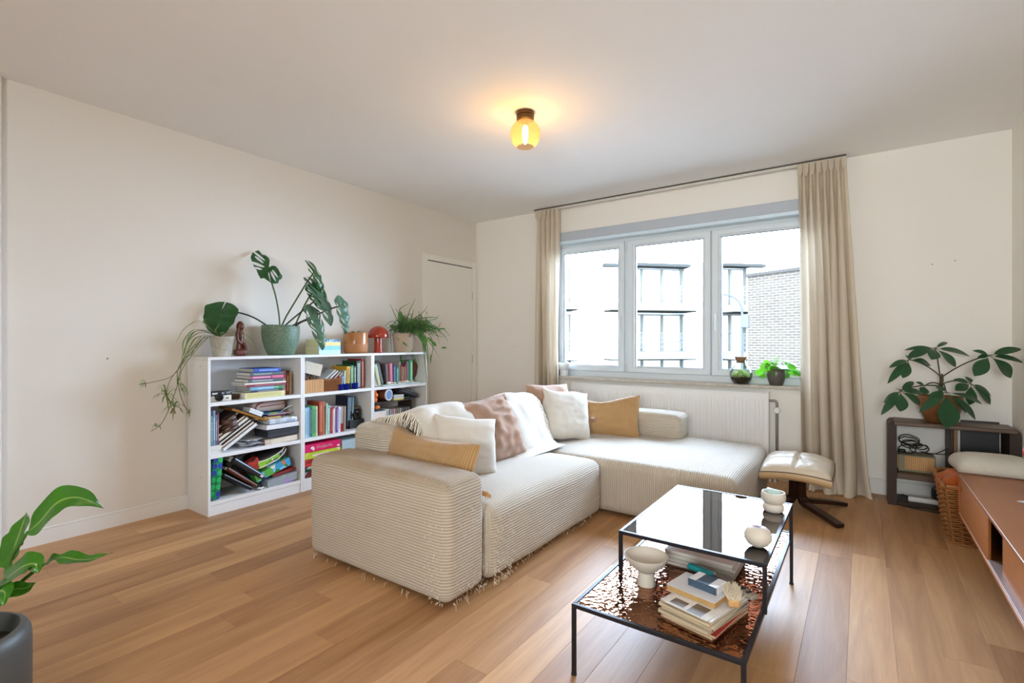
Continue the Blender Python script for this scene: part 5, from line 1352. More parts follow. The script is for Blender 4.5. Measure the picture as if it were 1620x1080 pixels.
part(pp_, 'paper', MB().box(-.075, .08, -.10, .0, .0005, .0022), M('dcd8d4', .6), False); part(pp_, 'window', MB().box(-.06, -.01, -.09, -.05, .0022, .0026).box(.005, .055, -.095, -.03, .0022, .0025), M('6b5d50', .4), False)
kb = thing('paperback', 'old paperback with tanned edges on the front magazine pile', 'book', (-.455, 1.765, zz+.003), R(-13))
part(kb, 'pages', MB().cbox(-.085, .085, -.066, .066, .0008, .0205, .0008), M('b8935e', .9, var=.2, scale=200), False)
part(kb, 'cover', MB().box(-.087, .087, -.068, .068, .0206, .0218).box(-.087, .087, -.068, .068, 0, .0008), M('d2d2d6', .3), False)
zb = zz + .0255
bxm = NT('photo_print'); co = bxm.coords('Object'); bxm.bsdf(bxm.mix(bxm.noise(co, 26, 4, .6, 1.2), lin('10161d'), lin('54708a')), .45)
bx_ = thing('photo_box', 'small white box with a dark blue photo wrapped around its front', 'box', (-.432, 1.775, zb), R(-14))
part(bx_, 'box_body', MB().cbox(-.05, .05, -.036, .036, 0, .026, .001), M('e2e2e8', .3), False)
part(bx_, 'photo_panel', MB().box(-.0505, .0505, -.0366, -.036, .001, .0255).box(-.022, .022, -.0362, .034, .0258, .0266), bxm.m, False)
tq = thing('utility_knife', 'teal and dark grey utility knife lying beside the small photo box', 'knife', (-.455, 1.855, zb), R(-22))
part(tq, 'handle', MB().softbox(-.075, .025, -.014, .014, .0005, .022, .009, 5, 3, 2), M('0f7a7e', .35), False); part(tq, 'grip', MB().softbox(-.045, .025, .0145, .024, .0005, .016, .004, 4, 2, 2), M('8a8684', .4), False); part(tq, 'blade_cover', MB().cbox(.026, .085, -.010, .012, .003, .012, .003), M('2a2a2c', .4), False)
rm_ = thing('remote', 'flat dark grey remote lying at the back of the front magazine pile', 'remote', (-.355, 1.865, zz), R(-32))
part(rm_, 'body', MB().cbox(-.075, .075, -.017, .017, .0005, .016, .004, seg=2), M('8e8578', .5), False); part(rm_, 'buttons', MB().cbox(.045, .055, -.012, .012, .0162, .0185, .001).cbox(-.01, .03, -.012, .012, .0162, .018, .001), M('232224', .5), False)
br_ = thing('scrub_brush', 'small wooden brush with pale bristles on the front magazine pile', 'brush', (-.352, 1.762, zz+.003), R(24))
part(br_, 'block', MB().cbox(-.018, .018, -.038, .038, .0, .026, .006, seg=2), wood('brush_wood', 'b98a52', 'd9b07a', 1, 20, .5), False)
brs = MB(); rr_ = random.Random(12)
for k in range(420):
    x, y = rr_.uniform(-.017, .017), rr_.uniform(-.037, .037); a = rr_.uniform(0, 2*PI); s_ = rr_.uniform(.002, .012)
    brs.tube([(x, y, .024), (x*1.2+s_*math.cos(a)*.5, y*1.1+s_*math.sin(a)*.5, .036), (x*1.35+s_*math.cos(a), y*1.15+s_*math.sin(a), .044+rr_.uniform(0, .008))], [.0012, .001, .0006], 4, caps=False)
part(br_, 'bristles', brs, M('e2d6be', .9), False, kind='stuff')

# ================================================================== right corner: side unit contents, basket, sideboard objects
bb2 = thing('bamboo_storage_box', 'bamboo fronted storage box full of cables on the side unit shelf', 'box', (.31, 4.64, .2325))
ol = M('8a8266', .6)
part(bb2, 'tray', MB().cbox(.215, .425, 4.575, 4.725, .2335, .352, .003), ol)
for k in range(14): part(bb2, 'bamboo_slat', MB().cbox(.2525+.0118*k, .2632+.0118*k, 4.5695, 4.5748, .250, .345, .0012), bam)
for k in range(5): part(bb2, 'bamboo_slat', MB().cbox(.2095, .2148, 4.59+.024*k, 4.612+.024*k, .250, .345, .0012), bam)
rr_ = random.Random(21); cb_ = MB()
for k in range(7):
    c_ = Vector((.30+rr_.uniform(-.05, .07), 4.64, .365+.012*k)); q = rr_.uniform(.025, .055)
    cb_.tube([c_ + Vector((q*math.cos(a)*1.1, .03*math.sin(a+k), .018+q*.55*math.sin(a)*rr_.uniform(.85, 1.1))) for a in [2*PI*t/16 for t in range(17)]], .0035, 6, caps=False)
cb_.tube(bez((.36, 4.60, .375), (.42, 4.58, .36), (.45, 4.58, .40), (.489, 4.57, .43)), .0035, 6).tube(bez((.34, 4.62, .38), (.40, 4.60, .37), (.46, 4.58, .38), (.489, 4.58, .385)), .003, 6)
cb_.cbox(.215, .26, 4.60, 4.63, .362, .385, .005)
solo('tangled_cables', 'tangle of black cables and plugs spilling from the bamboo storage box', 'cable', cb_, M('161616', .5))
bp = thing('flat_black_device', 'flat black device standing upright behind the right bay of the side unit', 'device', (.675, 4.752, .37))
part(bp, 'case', MB().cbox(.574, .776, 4.7435, 4.757, .372, .612, .003), M('111113', .4)); part(bp, 'foot', MB().cbox(.60, .74, 4.7425, 4.757, .362, .3719, .002), M('111113', .5))
part(bp, 'cable', MB().tube([(.776, 4.75, .405), (.83, 4.75, .412)], .003, 6).tube([(.776, 4.75, .395), (.83, 4.75, .395)], .003, 6), M('111113', .5))
pw = thing('power_strip', 'white power strip with its lead on the base of the side unit', 'power strip', (.35, 4.60, .0245))
part(pw, 'strip', MB().cbox(.27, .44, 4.555, 4.60, .0245, .058, .006, seg=2), M('dcdcda', .4))
for k in range(3): part(pw, 'socket', MB().lathe([(.015, 0), (.015, .003), (.012, .0015), (0, .001)], (.30+.045*k, 4.578, .058), 16), M('c4c4c2', .4))
part(pw, 'lead', MB().tube(bez((.27, 4.58, .04), (.24, 4.56, .09), (.22, 4.55, .06), (.205, 4.54, .03)), .004, 6), M('1a1a1a', .5))
bk = thing('black_appliance', 'rounded black appliance with a ribbed side beside the wicker basket', 'appliance', (.45, 4.58, .0245))
part(bk, 'body', MB().softbox(.415, .488, 4.56, 4.70, .0245, .135, .028, 3, 4, 3), M('232427', .4))
for k in range(6): part(bk, 'rib', MB().tube([(.412, 4.585+.018*k, .045), (.409, 4.585+.018*k, .08), (.413, 4.585+.018*k, .115)], .003, 6), M('3a3c40', .4))
part(bk, 'handle', MB().tube(bez((.45, 4.585, .13), (.45, 4.58, .175), (.45, 4.67, .175), (.45, 4.665, .13)), .008, 8), M('1a1a1c', .5))
solo('floor_cable', 'black cable lying along the floor in front of the side unit', 'cable', MB().tube(bez((.20, 4.515, .006), (.30, 4.44, .006), (.40, 4.45, .006), (.52, 4.42, .006)), .005, 6), M('151515', .5))

# wicker basket: chamfered, flaring upward
wb_ = thing('wicker_basket', 'tall honey coloured wicker basket with blankets beside the teak sideboard', 'basket', (.62, 4.05, 0))
wm_ = M('a9713c', .55, var=.3, scale=70, bump=.2, bscale=120)
def ringp(z, gro):
    x0, x1, y0, y1, ch = .424-gro, .80+gro*.3, 3.815-gro, 4.27+gro*.5, .05
    return [Vector(p) for p in ((x0+ch*.2, y0, z), (x1-ch, y0, z), (x1, y0+ch, z), (x1, y1-ch, z), (x1-ch, y1, z), (x0+ch, y1, z), (x0, y1-ch, z), (x0, y0+ch*.2, z))]
def dense(poly, n):
    out = []
    per = [(poly[(k+1) % len(poly)]-poly[k]).length for k in range(len(poly))]; tot = sum(per)
    for q in range(n):
        d = tot*q/n; k = 0
        while d > per[k]: d -= per[k]; k += 1
        out.append(poly[k].lerp(poly[(k+1) % len(poly)], d/per[k]))
    return out
NS = 72; rows = 24; Hb = .325
liner = MB(); A_ = dense(ringp(.012, -.012), NS); B_ = dense(ringp(Hb-.02, .028), NS)
liner.add(A_+B_, [(k, (k+1) % NS, NS+(k+1) % NS, NS+k) for k in range(NS)] + [list(range(NS))]); part(wb_, 'liner', liner, M('5d3c1e', .9))
stk = MB(); wv = MB()
C_ = [dense(ringp(Hb*j/rows, .04*(j/rows)), NS) for j in range(rows+1)]
for k in range(0, NS): 
    if k % 2 == 0: stk.tube([C_[j][k] for j in range(0, rows+1, 4)], .0042, 5)
for j in range(rows+1):
    cen = Vector((.62, 4.05, 0)); pts = []
    for k in range(NS+1):
        p = C_[j][k % NS]; d = Vector((p.x-cen.x, p.y-cen.y, 0)).normalized(); pts.append(p + d*(.0055 if ((k//2+j) % 2) else -.004) + Vector((0, 0, .004)))
    if j in (0, rows): wv.tube(pts, .010, 6, caps=False)
    else: wv.tube(pts, .0058, 5, caps=False, flat=.9)
part(wb_, 'stakes', stk, wm_); part(wb_, 'weave', wv, wm_)
part(wb_, 'rim', MB().tube([p + Vector((0, 0, .012)) for p in C_[rows]] + [C_[rows][0] + Vector((0, 0, .012))], .011, 8, caps=False), wm_)
rust = cloth('rust_throw', '9a4510', 'bb5f1c', weave=260, bump=.6); boucle = cloth('boucle', 'cdc7bb', 'dedad0', weave=190, bump=1.0)
def fold(name, label, x0, x1, y0, y1, z0, z1, r, m, seed, cr=(.02, .02, .03)):
    return solo(name, label, 'blanket', MB().softbox(x0, x1, y0, y1, z0, z1, r, 8, 8, 4, cr, None, .022), m)
def rust_fn(u, v):
    a = R(150 + 150*u); rim = .125 + .012*math.sin(u*14+1)
    r_ = .02 + (rim-.02)*min(1, v*1.7); z = .372 + .030*math.sin(min(1, v*1.7)*PI) + .012*noise.noise(Vector((u*6, v*5, 2)))
    if v > .59: z -= (v-.59)/.41*(.085+.035*math.sin(u*9)); r_ += .012*math.sin((v-.59)/.41*PI) + .006*math.sin(u*22)
    return (.515 + r_*1.02*math.cos(a), 3.925 + r_*1.2*math.sin(a), z)
solo('rust_blanket', 'rust orange blanket bunched over the rim of the wicker basket', 'blanket', MB().grid(rust_fn, 40, 30), rust)
fold('white_blanket', 'small roll of white blanket inside the wicker basket below the rust one', .47, .60, 3.70+.12, 3.95, .235, .290, .026, boucle, 3, (.0, .0, .0))
fold('boucle_blanket', 'thick white boucle blanket heaped on top of the wicker basket', .455, .82, 3.86, 4.30, .372, .455, .04, boucle, 2, (.0, .02, .04))
pn = thing('pen', 'dark blue and white pen lying on the teak sideboard', 'pen', (.58, 3.03, ST))
part(pn, 'barrel', MB().tube([(.575, 3.035, ST+.007), (.70, 2.99, ST+.007)], .006, 10), M('1c2340', .35)); part(pn, 'tip', MB().tube([(.575, 3.035, ST+.007), (.553, 3.043, ST+.005)], [.0058, .0015], 10), M('c8ccd8', .3))
rb_ = thing('red_ornament', 'round orange red ornament on a stem at the right frame edge', 'ornament', (.632, 3.20, ST))
part(rb_, 'ball', MB().lathe([(.042*math.sin(PI*t/12), -.046*math.cos(PI*t/12)) for t in range(13)], (.640, 3.20, ST+.196), 24), M('c2402a', .4)); part(rb_, 'stem', MB().lathe([(0, 0), (.035, 0), (.036, .008), (.008, .016), (.007, .152), (0, .152)], (.640, 3.20, ST), 16), M('8a2c1e', .4))
# ================================================================== plants
def D(px, py, depth):
    """survey point at a distance measured along the room's diagonal view"""
    return EYE + (_fw + _rt*((px-810)/F) + Vector((0, 0, (540-py)/F)))*depth
soil = M('3a2c22', .95, var=.3, scale=90, bump=.5)
def ribbon(mb, pts, w_, up=(0, 0, 1), fold=.25, m=0, taper=True, base=.5):
    pts = [Vector(p) for p in pts]; N = len(pts); vs = []; uvs = []
    for i, p in enumerate(pts):
        d = (pts[min(i+1, N-1)]-pts[max(i-1, 0)]).normalized(); s = d.cross(Vector(up))
        s = s.normalized() if s.length > 1e-4 else Vector((1, 0, 0)); n_ = s.cross(d); t = i/(N-1)
        ww = w_/2*(base+(1-base)*min(1, t*5))*(1-t**2.5 if taper else 1)+.0004
        for k, x in enumerate((-1, 0, 1)): vs.append(p + s*(x*ww) + n_*(fold*abs(x)*ww)); uvs.append((k/2, t))
    fs = [(i*3+k, i*3+k+1, (i+1)*3+k+1, (i+1)*3+k) for i in range(N-1) for k in (0, 1)]
    return mb.add(vs, fs, m, True, None, uvs)
def smoothpath(pts, n=16):
    """Catmull-Rom through the points"""
    P_ = [Vector(p) for p in pts]; P_ = [P_[0]*2-P_[1]] + P_ + [P_[-1]*2-P_[-2]]; out = []
    seg = len(P_)-3
    for k in range(n+1):
        f = k/n*seg; i = min(int(f), seg-1); t = f-i; a, b, c, d = P_[i:i+4]
        out.append(((b*2)+(c-a)*t+(a*2-b*5+c*4-d)*t*t+(b*3-a-c*3+d)*t**3)*.5)
    return out

# ---------------- spider plant
sp_root = thing('spider_plant', 'spider plant in a speckled concrete pot trailing over the near end of the bookcases', 'potted plant', (-3.71, 1.705, BT))
conc = NT('concrete_pot'); co = conc.coords('Object')
conc.bsdf(conc.mix(conc.math('MULTIPLY_ADD', conc.noise(co, 28, 6, .7), 1.8, -.45), lin('8f897c'), lin('c9c4b8')), .9); conc.bump(conc.noise(co, 120, 4), .3, .004)
part(sp_root, 'pot', MB().lathe([(0, 0), (.054, 0), (.057, .004), (.076, .135), (.077, .140), (.070, .140), (.067, .12), (0, .12)], (-3.71, 1.705, BT+.0005), 36), conc.m)
part(sp_root, 'soil', MB().lathe([(0, .126), (.0675, .124)], (-3.71, 1.705, BT), 24), soil)
spl = leaf_mat('spider_leaf', '46682a', '6a8c3c', .4, .3, ('b4c088', .10)); vine = M('6a6338', .6)
C0 = Vector((-3.705, 1.70, BT+.135))
def sleaf(pts, w_=.012, dep=(3.5, 3.45)):
    n = len(pts); pp = [C0] + [S(x, y, 0, -3.70+.06*k/(n-1)) for k, (x, y) in enumerate(pts)]
    part(sp_root, 'leaf', ribbon(MB(), smoothpath(pp), w_*1.45), spl)
for pts, w_ in [([(318, 509), (303, 512), (289, 523), (277, 544)], .008), ([(320, 523), (305, 523), (291, 539), (288.5, 559)], .012), ([(322, 524), (307, 526), (295, 545), (291, 568)], .012),
                ([(325, 531), (310, 535), (300, 550), (290, 572), (280, 586)], .012), ([(355, 528), (371, 527), (384, 528), (397, 536), (410.5, 561)], .013), ([(360, 531), (380, 532), (391, 541), (402, 551), (409.5, 560)], .011),
                ([(332, 520), (326, 513), (322, 508), (327, 505), (334, 503)], .011), ([(341, 524), (344, 517), (347, 511)], .010), ([(327, 526), (312, 528), (298, 540), (289.5, 562), (287, 575)], .011),
                ([(330, 524), (316, 522), (300, 530), (293, 549)], .010), ([(350, 526), (362, 522), (372, 525)], .009), ([(328, 533), (316, 540), (305, 557), (299, 570)], .010)]:
    sleaf(pts, w_)
for pts in [[(322, 534), (300, 560), (291, 568), (281, 586), (266, 598), (238, 605), (220, 608)], [(330, 533), (309, 555), (289, 582), (283, 602), (269, 643), (254.6, 671), (239, 682)],
            [(324, 532), (296, 560), (281, 586), (283, 612), (289, 635), (299, 654)], [(328, 533), (304, 556), (290, 574), (270, 600), (262, 624)], [(318, 532), (292, 566), (284, 590), (280, 607)]]:
    n = len(pts); pp = [S(x, y, 0, -3.70+.05*k/(n-1)) for k, (x, y) in enumerate(pts)]
    part(sp_root, 'runner', MB().tube(smoothpath(pp, 28), .0022, 5, caps=False), vine)
rr_ = random.Random(17)
for (cx, cy, n, L) in [(263, 625, 16, 22), (276, 643, 14, 20), (281, 606, 7, 14), (247, 675, 5, 8), (230, 606, 4, 8), (299, 653, 3, 6), (287, 616, 6, 14)]:
    mb = MB()
    for k in range(n):
        a = rr_.uniform(0, 2*PI); l_ = L*rr_.uniform(.5, 1.15); dd = rr_.uniform(-.06, .06)
        p0 = S(cx, cy, 0, -3.65); p1 = S(cx+l_*.6*math.cos(a), cy-l_*.6*math.sin(a)-3, 0, -3.65+dd*.6); p2 = S(cx+l_*math.cos(a), cy-l_*math.sin(a)*.85+4, 0, -3.65+dd)
        ribbon(mb, smoothpath([p0, p1, p2], 8), .010)
    part(sp_root, 'plantlet', mb, spl)
mb = MB()
for k in range(8): mb.tube([S(274+rr_.uniform(-3, 3), 646, 0, -3.65), S(274+rr_.uniform(-6, 6), 654, 0, -3.65)], .0015, 4)
part(sp_root, 'aerial_roots', mb, M('6a3f2c', .8))

# ---------------- monstera
mo = thing('monstera', 'monstera with split leaves in a speckled green pot on the near bookcases', 'potted plant', (-3.715, 2.145, BT))
gp = NT('speckled_green_glaze'); co = gp.coords('Object')
vv = gp.n('ShaderNodeTexVoronoi'); vv.inputs['Scale'].default_value = 190; gp.l(co, vv.inputs['Vector'])
sp_ = gp.math('LESS_THAN', vv.outputs['Distance'], .36)
gp.bsdf(gp.mix(gp.math('MULTIPLY', sp_, .75), gp.mix(gp.noise(co, 7, 3), lin('47604c'), lin('5f7a62')), lin('a8b8a0')), .45); gp.bump(vv.outputs['Distance'], .35, .003)
part(mo, 'pot', MB().lathe([(0, 0), (.088, 0), (.095, .006), (.118, .06), (.133, .12), (.1385, .18), (.138, .226), (.134, .232), (.130, .228), (.129, .19), (0, .19)], (-3.715, 2.145, BT+.0005), 48), gp.m)
part(mo, 'soil', MB().lathe([(0, .205), (.1285, .200)], (-3.715, 2.145, BT), 28), soil)
mlf = leaf_mat('monstera_leaf', '1f4a24', '2f6434', .30, .18); mlg = leaf_mat('monstera_leaf_back', '4a6f5c', '5f8470', .42, .18); mst = M('4a5f35', .5); mst2 = M('3d3a2c', .5)
def mleaf(base, tip, width, up, lobe=.22, slots=5, mat=mlf, fold=.12, curl=.1, arch=.05, seed=0, droop=.12, holes=True, sidev=None):
    base, tip, up = Vector(base), Vector(tip), Vector(up); d = tip-base; L = d.length; d.normalize()
    if sidev is not None: up = Vector(sidev).cross(d)
    side = d.cross(up).normalized(); nor = side.cross(d).normalized()
    rs = random.Random(seed)
    def pf(v): return max(.02, (min(1., (v+.0)*6)**.5) * max(0, 1 - max(0, (v-.30)/.70)**1.8)**.62)
    def fn(u, v):
        x = 2*u-1; wd = width/2*pf(v)
        back = -lobe*L*(abs(x)**1.5)*(1-v)**1.6*1.35
        p = base + d*(L*v + back - .10*L*abs(x)*v*(1-v)) + side*(x*wd*(1+.0*v))
        p += nor*(arch*L*4*v*(1-v) - curl*L*v*v + fold*abs(x)*wd - droop*(abs(x)**2.2)*width/2 + .006*math.sin(v*22+x*2+seed))
        return p
    def skip(u, v):
        if not holes: return False
        x = abs(2*u-1); sg = 1 if u > .5 else 0
        ph = (v + .26*x + .045*sg)*slots
        f_ = ph - math.floor(ph)
        k = math.floor(ph)
        start = .42 + .12*((k*7+sg*3+seed) % 3)/2
        if k == 0 or v > .86 or v < .10: return False
        if k % 2 == 1: return f_ < .36 and x > start                     # slit to the edge
        return f_ < .40 and start-.04 < x < .80                         # closed hole
    return MB().grid(fn, 36, 44, 0, True, None, skip)
def mo_part(stalk, base, tip, width, up, smat=mst, sr=.006, **k):
    part(mo, 'stalk', MB().tube(smoothpath(stalk, 18), [sr*1.3]+[sr]*17+[sr*.7], 8), smat)
    part(mo, 'leaf', mleaf(base, tip, width, up, **k), k.get('mat', mlf))
vw = -_fw
o = D(443, 513, 3.89)
part(mo, 'stalk', MB().tube(smoothpath([D(443, 518, 3.88), D(441, 495, 3.88), D(436, 468, 3.87), D(430, 447, 3.86), D(426, 423, 3.83)], 18), [.008]+[.006]*17+[.004], 8), mst)
# the upright split leaf: lobed blade with long slits between its veins
OUT = [(315, 237), (320, 205), (322, 180), (310, 155), (285, 135), (255, 128), (240, 110), (220, 88), (195, 98), (165, 113), (150, 150), (158, 178), (166, 205), (185, 245), (204, 268), (216, 302), (240, 346), (270, 339), (300, 360), (335, 384), (365, 392), (400, 385), (406, 360), (430, 345), (436, 320), (415, 290), (400, 258), (375, 232), (345, 227), (322, 240)]
SLIT = [((182, 106), (276, 180), 9), ((194, 148), (262, 202), 10), ((160, 198), (268, 238), 13), ((190, 245), (250, 262), 9), ((312, 292), (334, 372), 6), ((332, 284), (374, 362), 9), ((350, 272), (392, 330), 9)]
def inside(x, y):
    c = False; n_ = len(OUT)
    for k in range(n_):
        (x0, y0), (x1, y1) = OUT[k], OUT[(k+1) % n_]
        if (y0 > y) != (y1 > y) and x < (x1-x0)*(y-y0)/(y1-y0)+x0: c = not c
    for (x0, y0), (x1, y1), r_ in SLIT:
        dx, dy = x1-x0, y1-y0; t = max(0, min(1, ((x-x0)*dx+(y-y0)*dy)/(dx*dx+dy*dy)))
        if math.hypot(x-x0-dx*t, y-y0-dy*t) < r_*(.35+.65*math.sin(PI*min(1, .15+t*.8))): return False
    return c
def blade(u, v):
    x, y = 145+296*u, 84+312*v
    ax = ((x-300)*.75 + (y-240)*.66)/160; ay = (-(x-300)*.66 + (y-240)*.75)/120
    return D(370+x*.1759, 380+y*.1759, 3.80 + .05*ax*ax - .045*ay + .004*math.sin(ax*14))
part(mo, 'leaf', MB().grid(blade, 110, 110, 0, True, None, lambda u, v: not inside(145+296*u, 84+312*v)), mlf)
mo_part([D(445, 518, 3.88), D(452, 502, 3.87), D(468, 475, 3.86), D(486, 446, 3.85), D(497.5, 429.5, 3.84)], D(497.5, 428, 3.84), D(517, 468, 3.80), .15, Vector((.9, .5, .7)), lobe=.35, slots=6, seed=2, curl=.15, droop=.25)
mo_part([D(447, 518, 3.86), D(462, 505, 3.84), D(478, 492, 3.82), D(488, 484, 3.82), D(501, 473, 3.80)], D(500, 456, 3.80), D(531, 508, 3.70), .165, Vector((.75, .2, .9)), smat=mst2, lobe=.32, slots=7, seed=3, curl=.12, droop=.30, mat=mlg)
mo_part([D(467, 514, 3.86), D(475, 497, 3.84), D(486, 475, 3.82), D(497.5, 457.5, 3.80)], D(498, 458, 3.79), D(513, 489, 3.74), .13, Vector((.4, -.5, .8)), lobe=.3, slots=6, seed=4, curl=.1, droop=.2)
mo_part([D(460, 516, 3.84), D(480, 507, 3.82), D(505, 496, 3.80), D(524, 488, 3.80), D(538.5, 484, 3.80)], D(541, 481, 3.80), D(547.5, 528, 3.74), .12, Vector((.8, .1, .5)), smat=mst2, lobe=.25, slots=5, seed=5, curl=-.05, droop=.35, mat=mlg)
mo_part([D(468, 515, 3.80), D(480, 508, 3.76), D(493.5, 505, 3.72)], D(494.5, 495, 3.70), D(511, 554, 3.56), .115, Vector((.9, -.2, .5)), smat=mst2, lobe=.22, slots=6, seed=6, curl=-.08, droop=.40, mat=mlg)
mo_part([D(424, 516, 3.86), D(405, 504, 3.82), D(388, 497, 3.78), D(371, 493, 3.74)], D(352, 489, 3.60), D(341, 531, 3.56), .245, vw + Vector((0, 0, .25)), smat=mst2, lobe=.22, seed=7, curl=.02, droop=.10, holes=False)
part(mo, 'stalk', MB().tube(smoothpath([D(371, 493, 3.74), D(362, 490, 3.68), D(352, 489.5, 3.61)], 8), .005, 7), mst2)

# ---------------- glossy terracotta pot with sprouting stubs
tp = thing('terracotta_pot', 'glossy orange brown pot with a small sprouting plant in front of the red lamp', 'potted plant', (-3.71, 2.845, BT))
ter = NT('glazed_terracotta'); co = ter.coords('Object', (1, 1, .35)); s_ = ter.n('ShaderNodeSeparateXYZ'); ter.l(ter.coords('Object'), s_.inputs[0])
ter.bsdf(ter.mix(ter.noise(co, 22, 4), lin('9a5a34'), lin('c08a58')), ter.math('MULTIPLY_ADD', ter.math('GREATER_THAN', s_.outputs[2], .085), -.42, .62))
part(tp, 'pot', MB().lathe([(0, 0), (.083, 0), (.095, .006), (.103, .02), (.106, .06), (.1065, .180), (.104, .185), (.100, .183), (.099, .155), (0, .155)], (0, 0, .0005), 44), ter.m, False)
part(tp, 'soil', MB().lathe([(0, .162), (.0985, .16)], n=24), soil, False)
lg_ = leaf_mat('sprout_leaf', '4f7a34', '7aa050', .4, .25)
for k, (dx, dy, h_) in enumerate(((.02, -.05, .03), (.0, .03, .04), (-.03, .06, .03), (.03, .04, .035))):
    part(tp, 'leaf', MB().leaf((dx*.5, dy*.5, .165), (dx*1.7, dy*1.5, .165+h_), .03, arch=.15), lg_, False)

# ---------------- rhipsalis in the beige pot
rh = thing('leaf_cactus', 'bushy trailing leaf cactus in a beige pot at the far end of the bookcases', 'potted plant', (-3.70, 3.40, BT))
part(rh, 'pot', MB().lathe([(0, 0), (.086, 0), (.090, .004), (.104, .175), (.104, .182), (.098, .182), (.096, .15), (0, .15)], (0, 0, .0005), 40), M('b8a792', .7, var=.04, bump=.06), False)
part(rh, 'soil', MB().lathe([(0, .158), (.0955, .155)], n=24), soil, False)
rg = leaf_mat('cactus_stem', '2f5a2c', '4f7c3c', .4, .1); rg2 = leaf_mat('cactus_leaf', '3f7434', '64984a', .4, .2); rst = M('5a5a38', .6)
rr_ = random.Random(33)
dp0 = 4.90
def rpt(x, y, dd=0): return D(x, y, dp0+dd)
paths = [[(640, 525), (628, 505), (617, 480)], [(642, 525), (640, 505), (632, 490), (650, 478)], [(645, 522), (645, 500), (657, 472)], [(645, 524), (655, 505), (670, 493), (676, 483)], [(648, 524), (658, 506), (680, 502), (694, 503)],
         [(650, 524), (668, 508), (688, 505), (694, 498)], [(650, 524), (672, 515), (692, 518), (697, 510)], [(652, 525), (675, 518), (695, 522), (706, 529)], [(652, 526), (672, 520), (690, 530), (702, 533)], [(655, 526), (675, 522), (700, 520), (712, 532)],
         [(640, 526), (625, 515), (613, 518)], [(638, 526), (622, 518), (618, 530), (620, 560)], [(640, 526), (626, 520), (630, 545), (638, 575)], [(636, 526), (622, 522), (612, 525)], [(640, 525), (633, 500), (625, 488)],
         [(643, 525), (637, 510), (630, 505)], [(645, 525), (650, 505), (655, 488)], [(655, 527), (668, 530), (682, 545), (695, 565)], [(655, 526), (675, 525), (685, 545), (680, 575)], [(652, 527), (668, 530), (675, 560), (678, 600)],
         [(654, 527), (670, 528), (677, 555), (676, 590)], [(650, 528), (665, 535), (672, 570), (679, 650)], [(645, 528), (648, 545), (656, 565), (661, 580)], [(643, 528), (640, 545), (650, 560), (658, 577)], [(638, 528), (632, 550), (634, 575)],
         [(650, 525), (665, 510), (682, 512), (690, 525), (695, 545)], [(655, 525), (680, 515), (700, 528), (709, 540)], [(648, 524), (660, 512), (676, 510), (684, 520)]]
for k, pth in enumerate(paths):
    pp = [rpt(x, y, rr_.uniform(-.10, .10)*min(1, q)) for q, (x, y) in enumerate(pth)]
    if k % 3 == 1: part(rh, 'stem', ribbon(MB(), smoothpath(pp, 16), .012, up=(.5, -.6, .4), fold=.2), rg)
    else: part(rh, 'stem', MB().tube(smoothpath(pp, 16), [.0036]*12+[.003, .0026, .002, .0016, .001], 5), rg)
fl_ = [((633, 492), (635, 516), 14), ((625, 520), (616, 514), 10), ((645, 522), (667, 505), 10), ((655, 523), (670, 528), 12), ((662, 528), (674, 545), 12), ((672, 530), (674, 548), 9), ((683, 540), (690, 548), 9), ((690, 521), (706, 519.5), 4), ((698, 550), (707, 550), 5), ((676, 533), (688, 545), 6), ((640, 520), (630, 512), 9), ((650, 518), (660, 508), 7),
       ((634, 536), (632, 562), 4.5), ((634, 560), (637, 585), 3.6), ((682, 560), (681, 575), 3.5), ((626, 530), (632, 538), 5), ((668, 512), (678, 515), 6), ((672, 506), (677, 513), 5), ((643, 512), (656, 504), 6), ((630, 516), (640, 505), 6), ((660, 520), (650, 510), 8), ((670, 540), (673, 560), 6), ((680, 520), (690, 528), 5), ((636, 540), (645, 548), 4)]
for (a, b, w_) in fl_:
    dd = rr_.uniform(-.08, .06); part(rh, 'leaf', MB().leaf(rpt(*a, dd), rpt(*b, dd-.03), w_*.0039, up=vw+Vector((rr_.uniform(-.4, .4), rr_.uniform(-.4, .4), .4)), fold=.12, arch=.06), rg2)
mb = MB()
for k in range(190):
    a = rr_.uniform(0, 2*PI); x0, y0 = 650+rr_.uniform(-22, 26), 523+rr_.uniform(-8, 4); L = rr_.uniform(10, 34)
    x1, y1 = x0+L*math.cos(a)*.9, y0-abs(L*math.sin(a))*.6+rr_.uniform(-4, 14)
    dd = rr_.uniform(-.12, .10); mb.tube(smoothpath([rpt(x0, y0, dd*.3), rpt((x0+x1)/2, min(y0, y1)-4, dd), rpt(x1, y1+4, dd)], 7), [.0026]*6+[.002, .001], 4, caps=False)
part(rh, 'fine_stems', mb, rg, kind='stuff')
mb = MB().tube(smoothpath([rpt(676, 575), rpt(679, 610), rpt(680, 640), rpt(683, 662)], 10), .0012, 4); part(rh, 'dry_tendril', mb, rst)

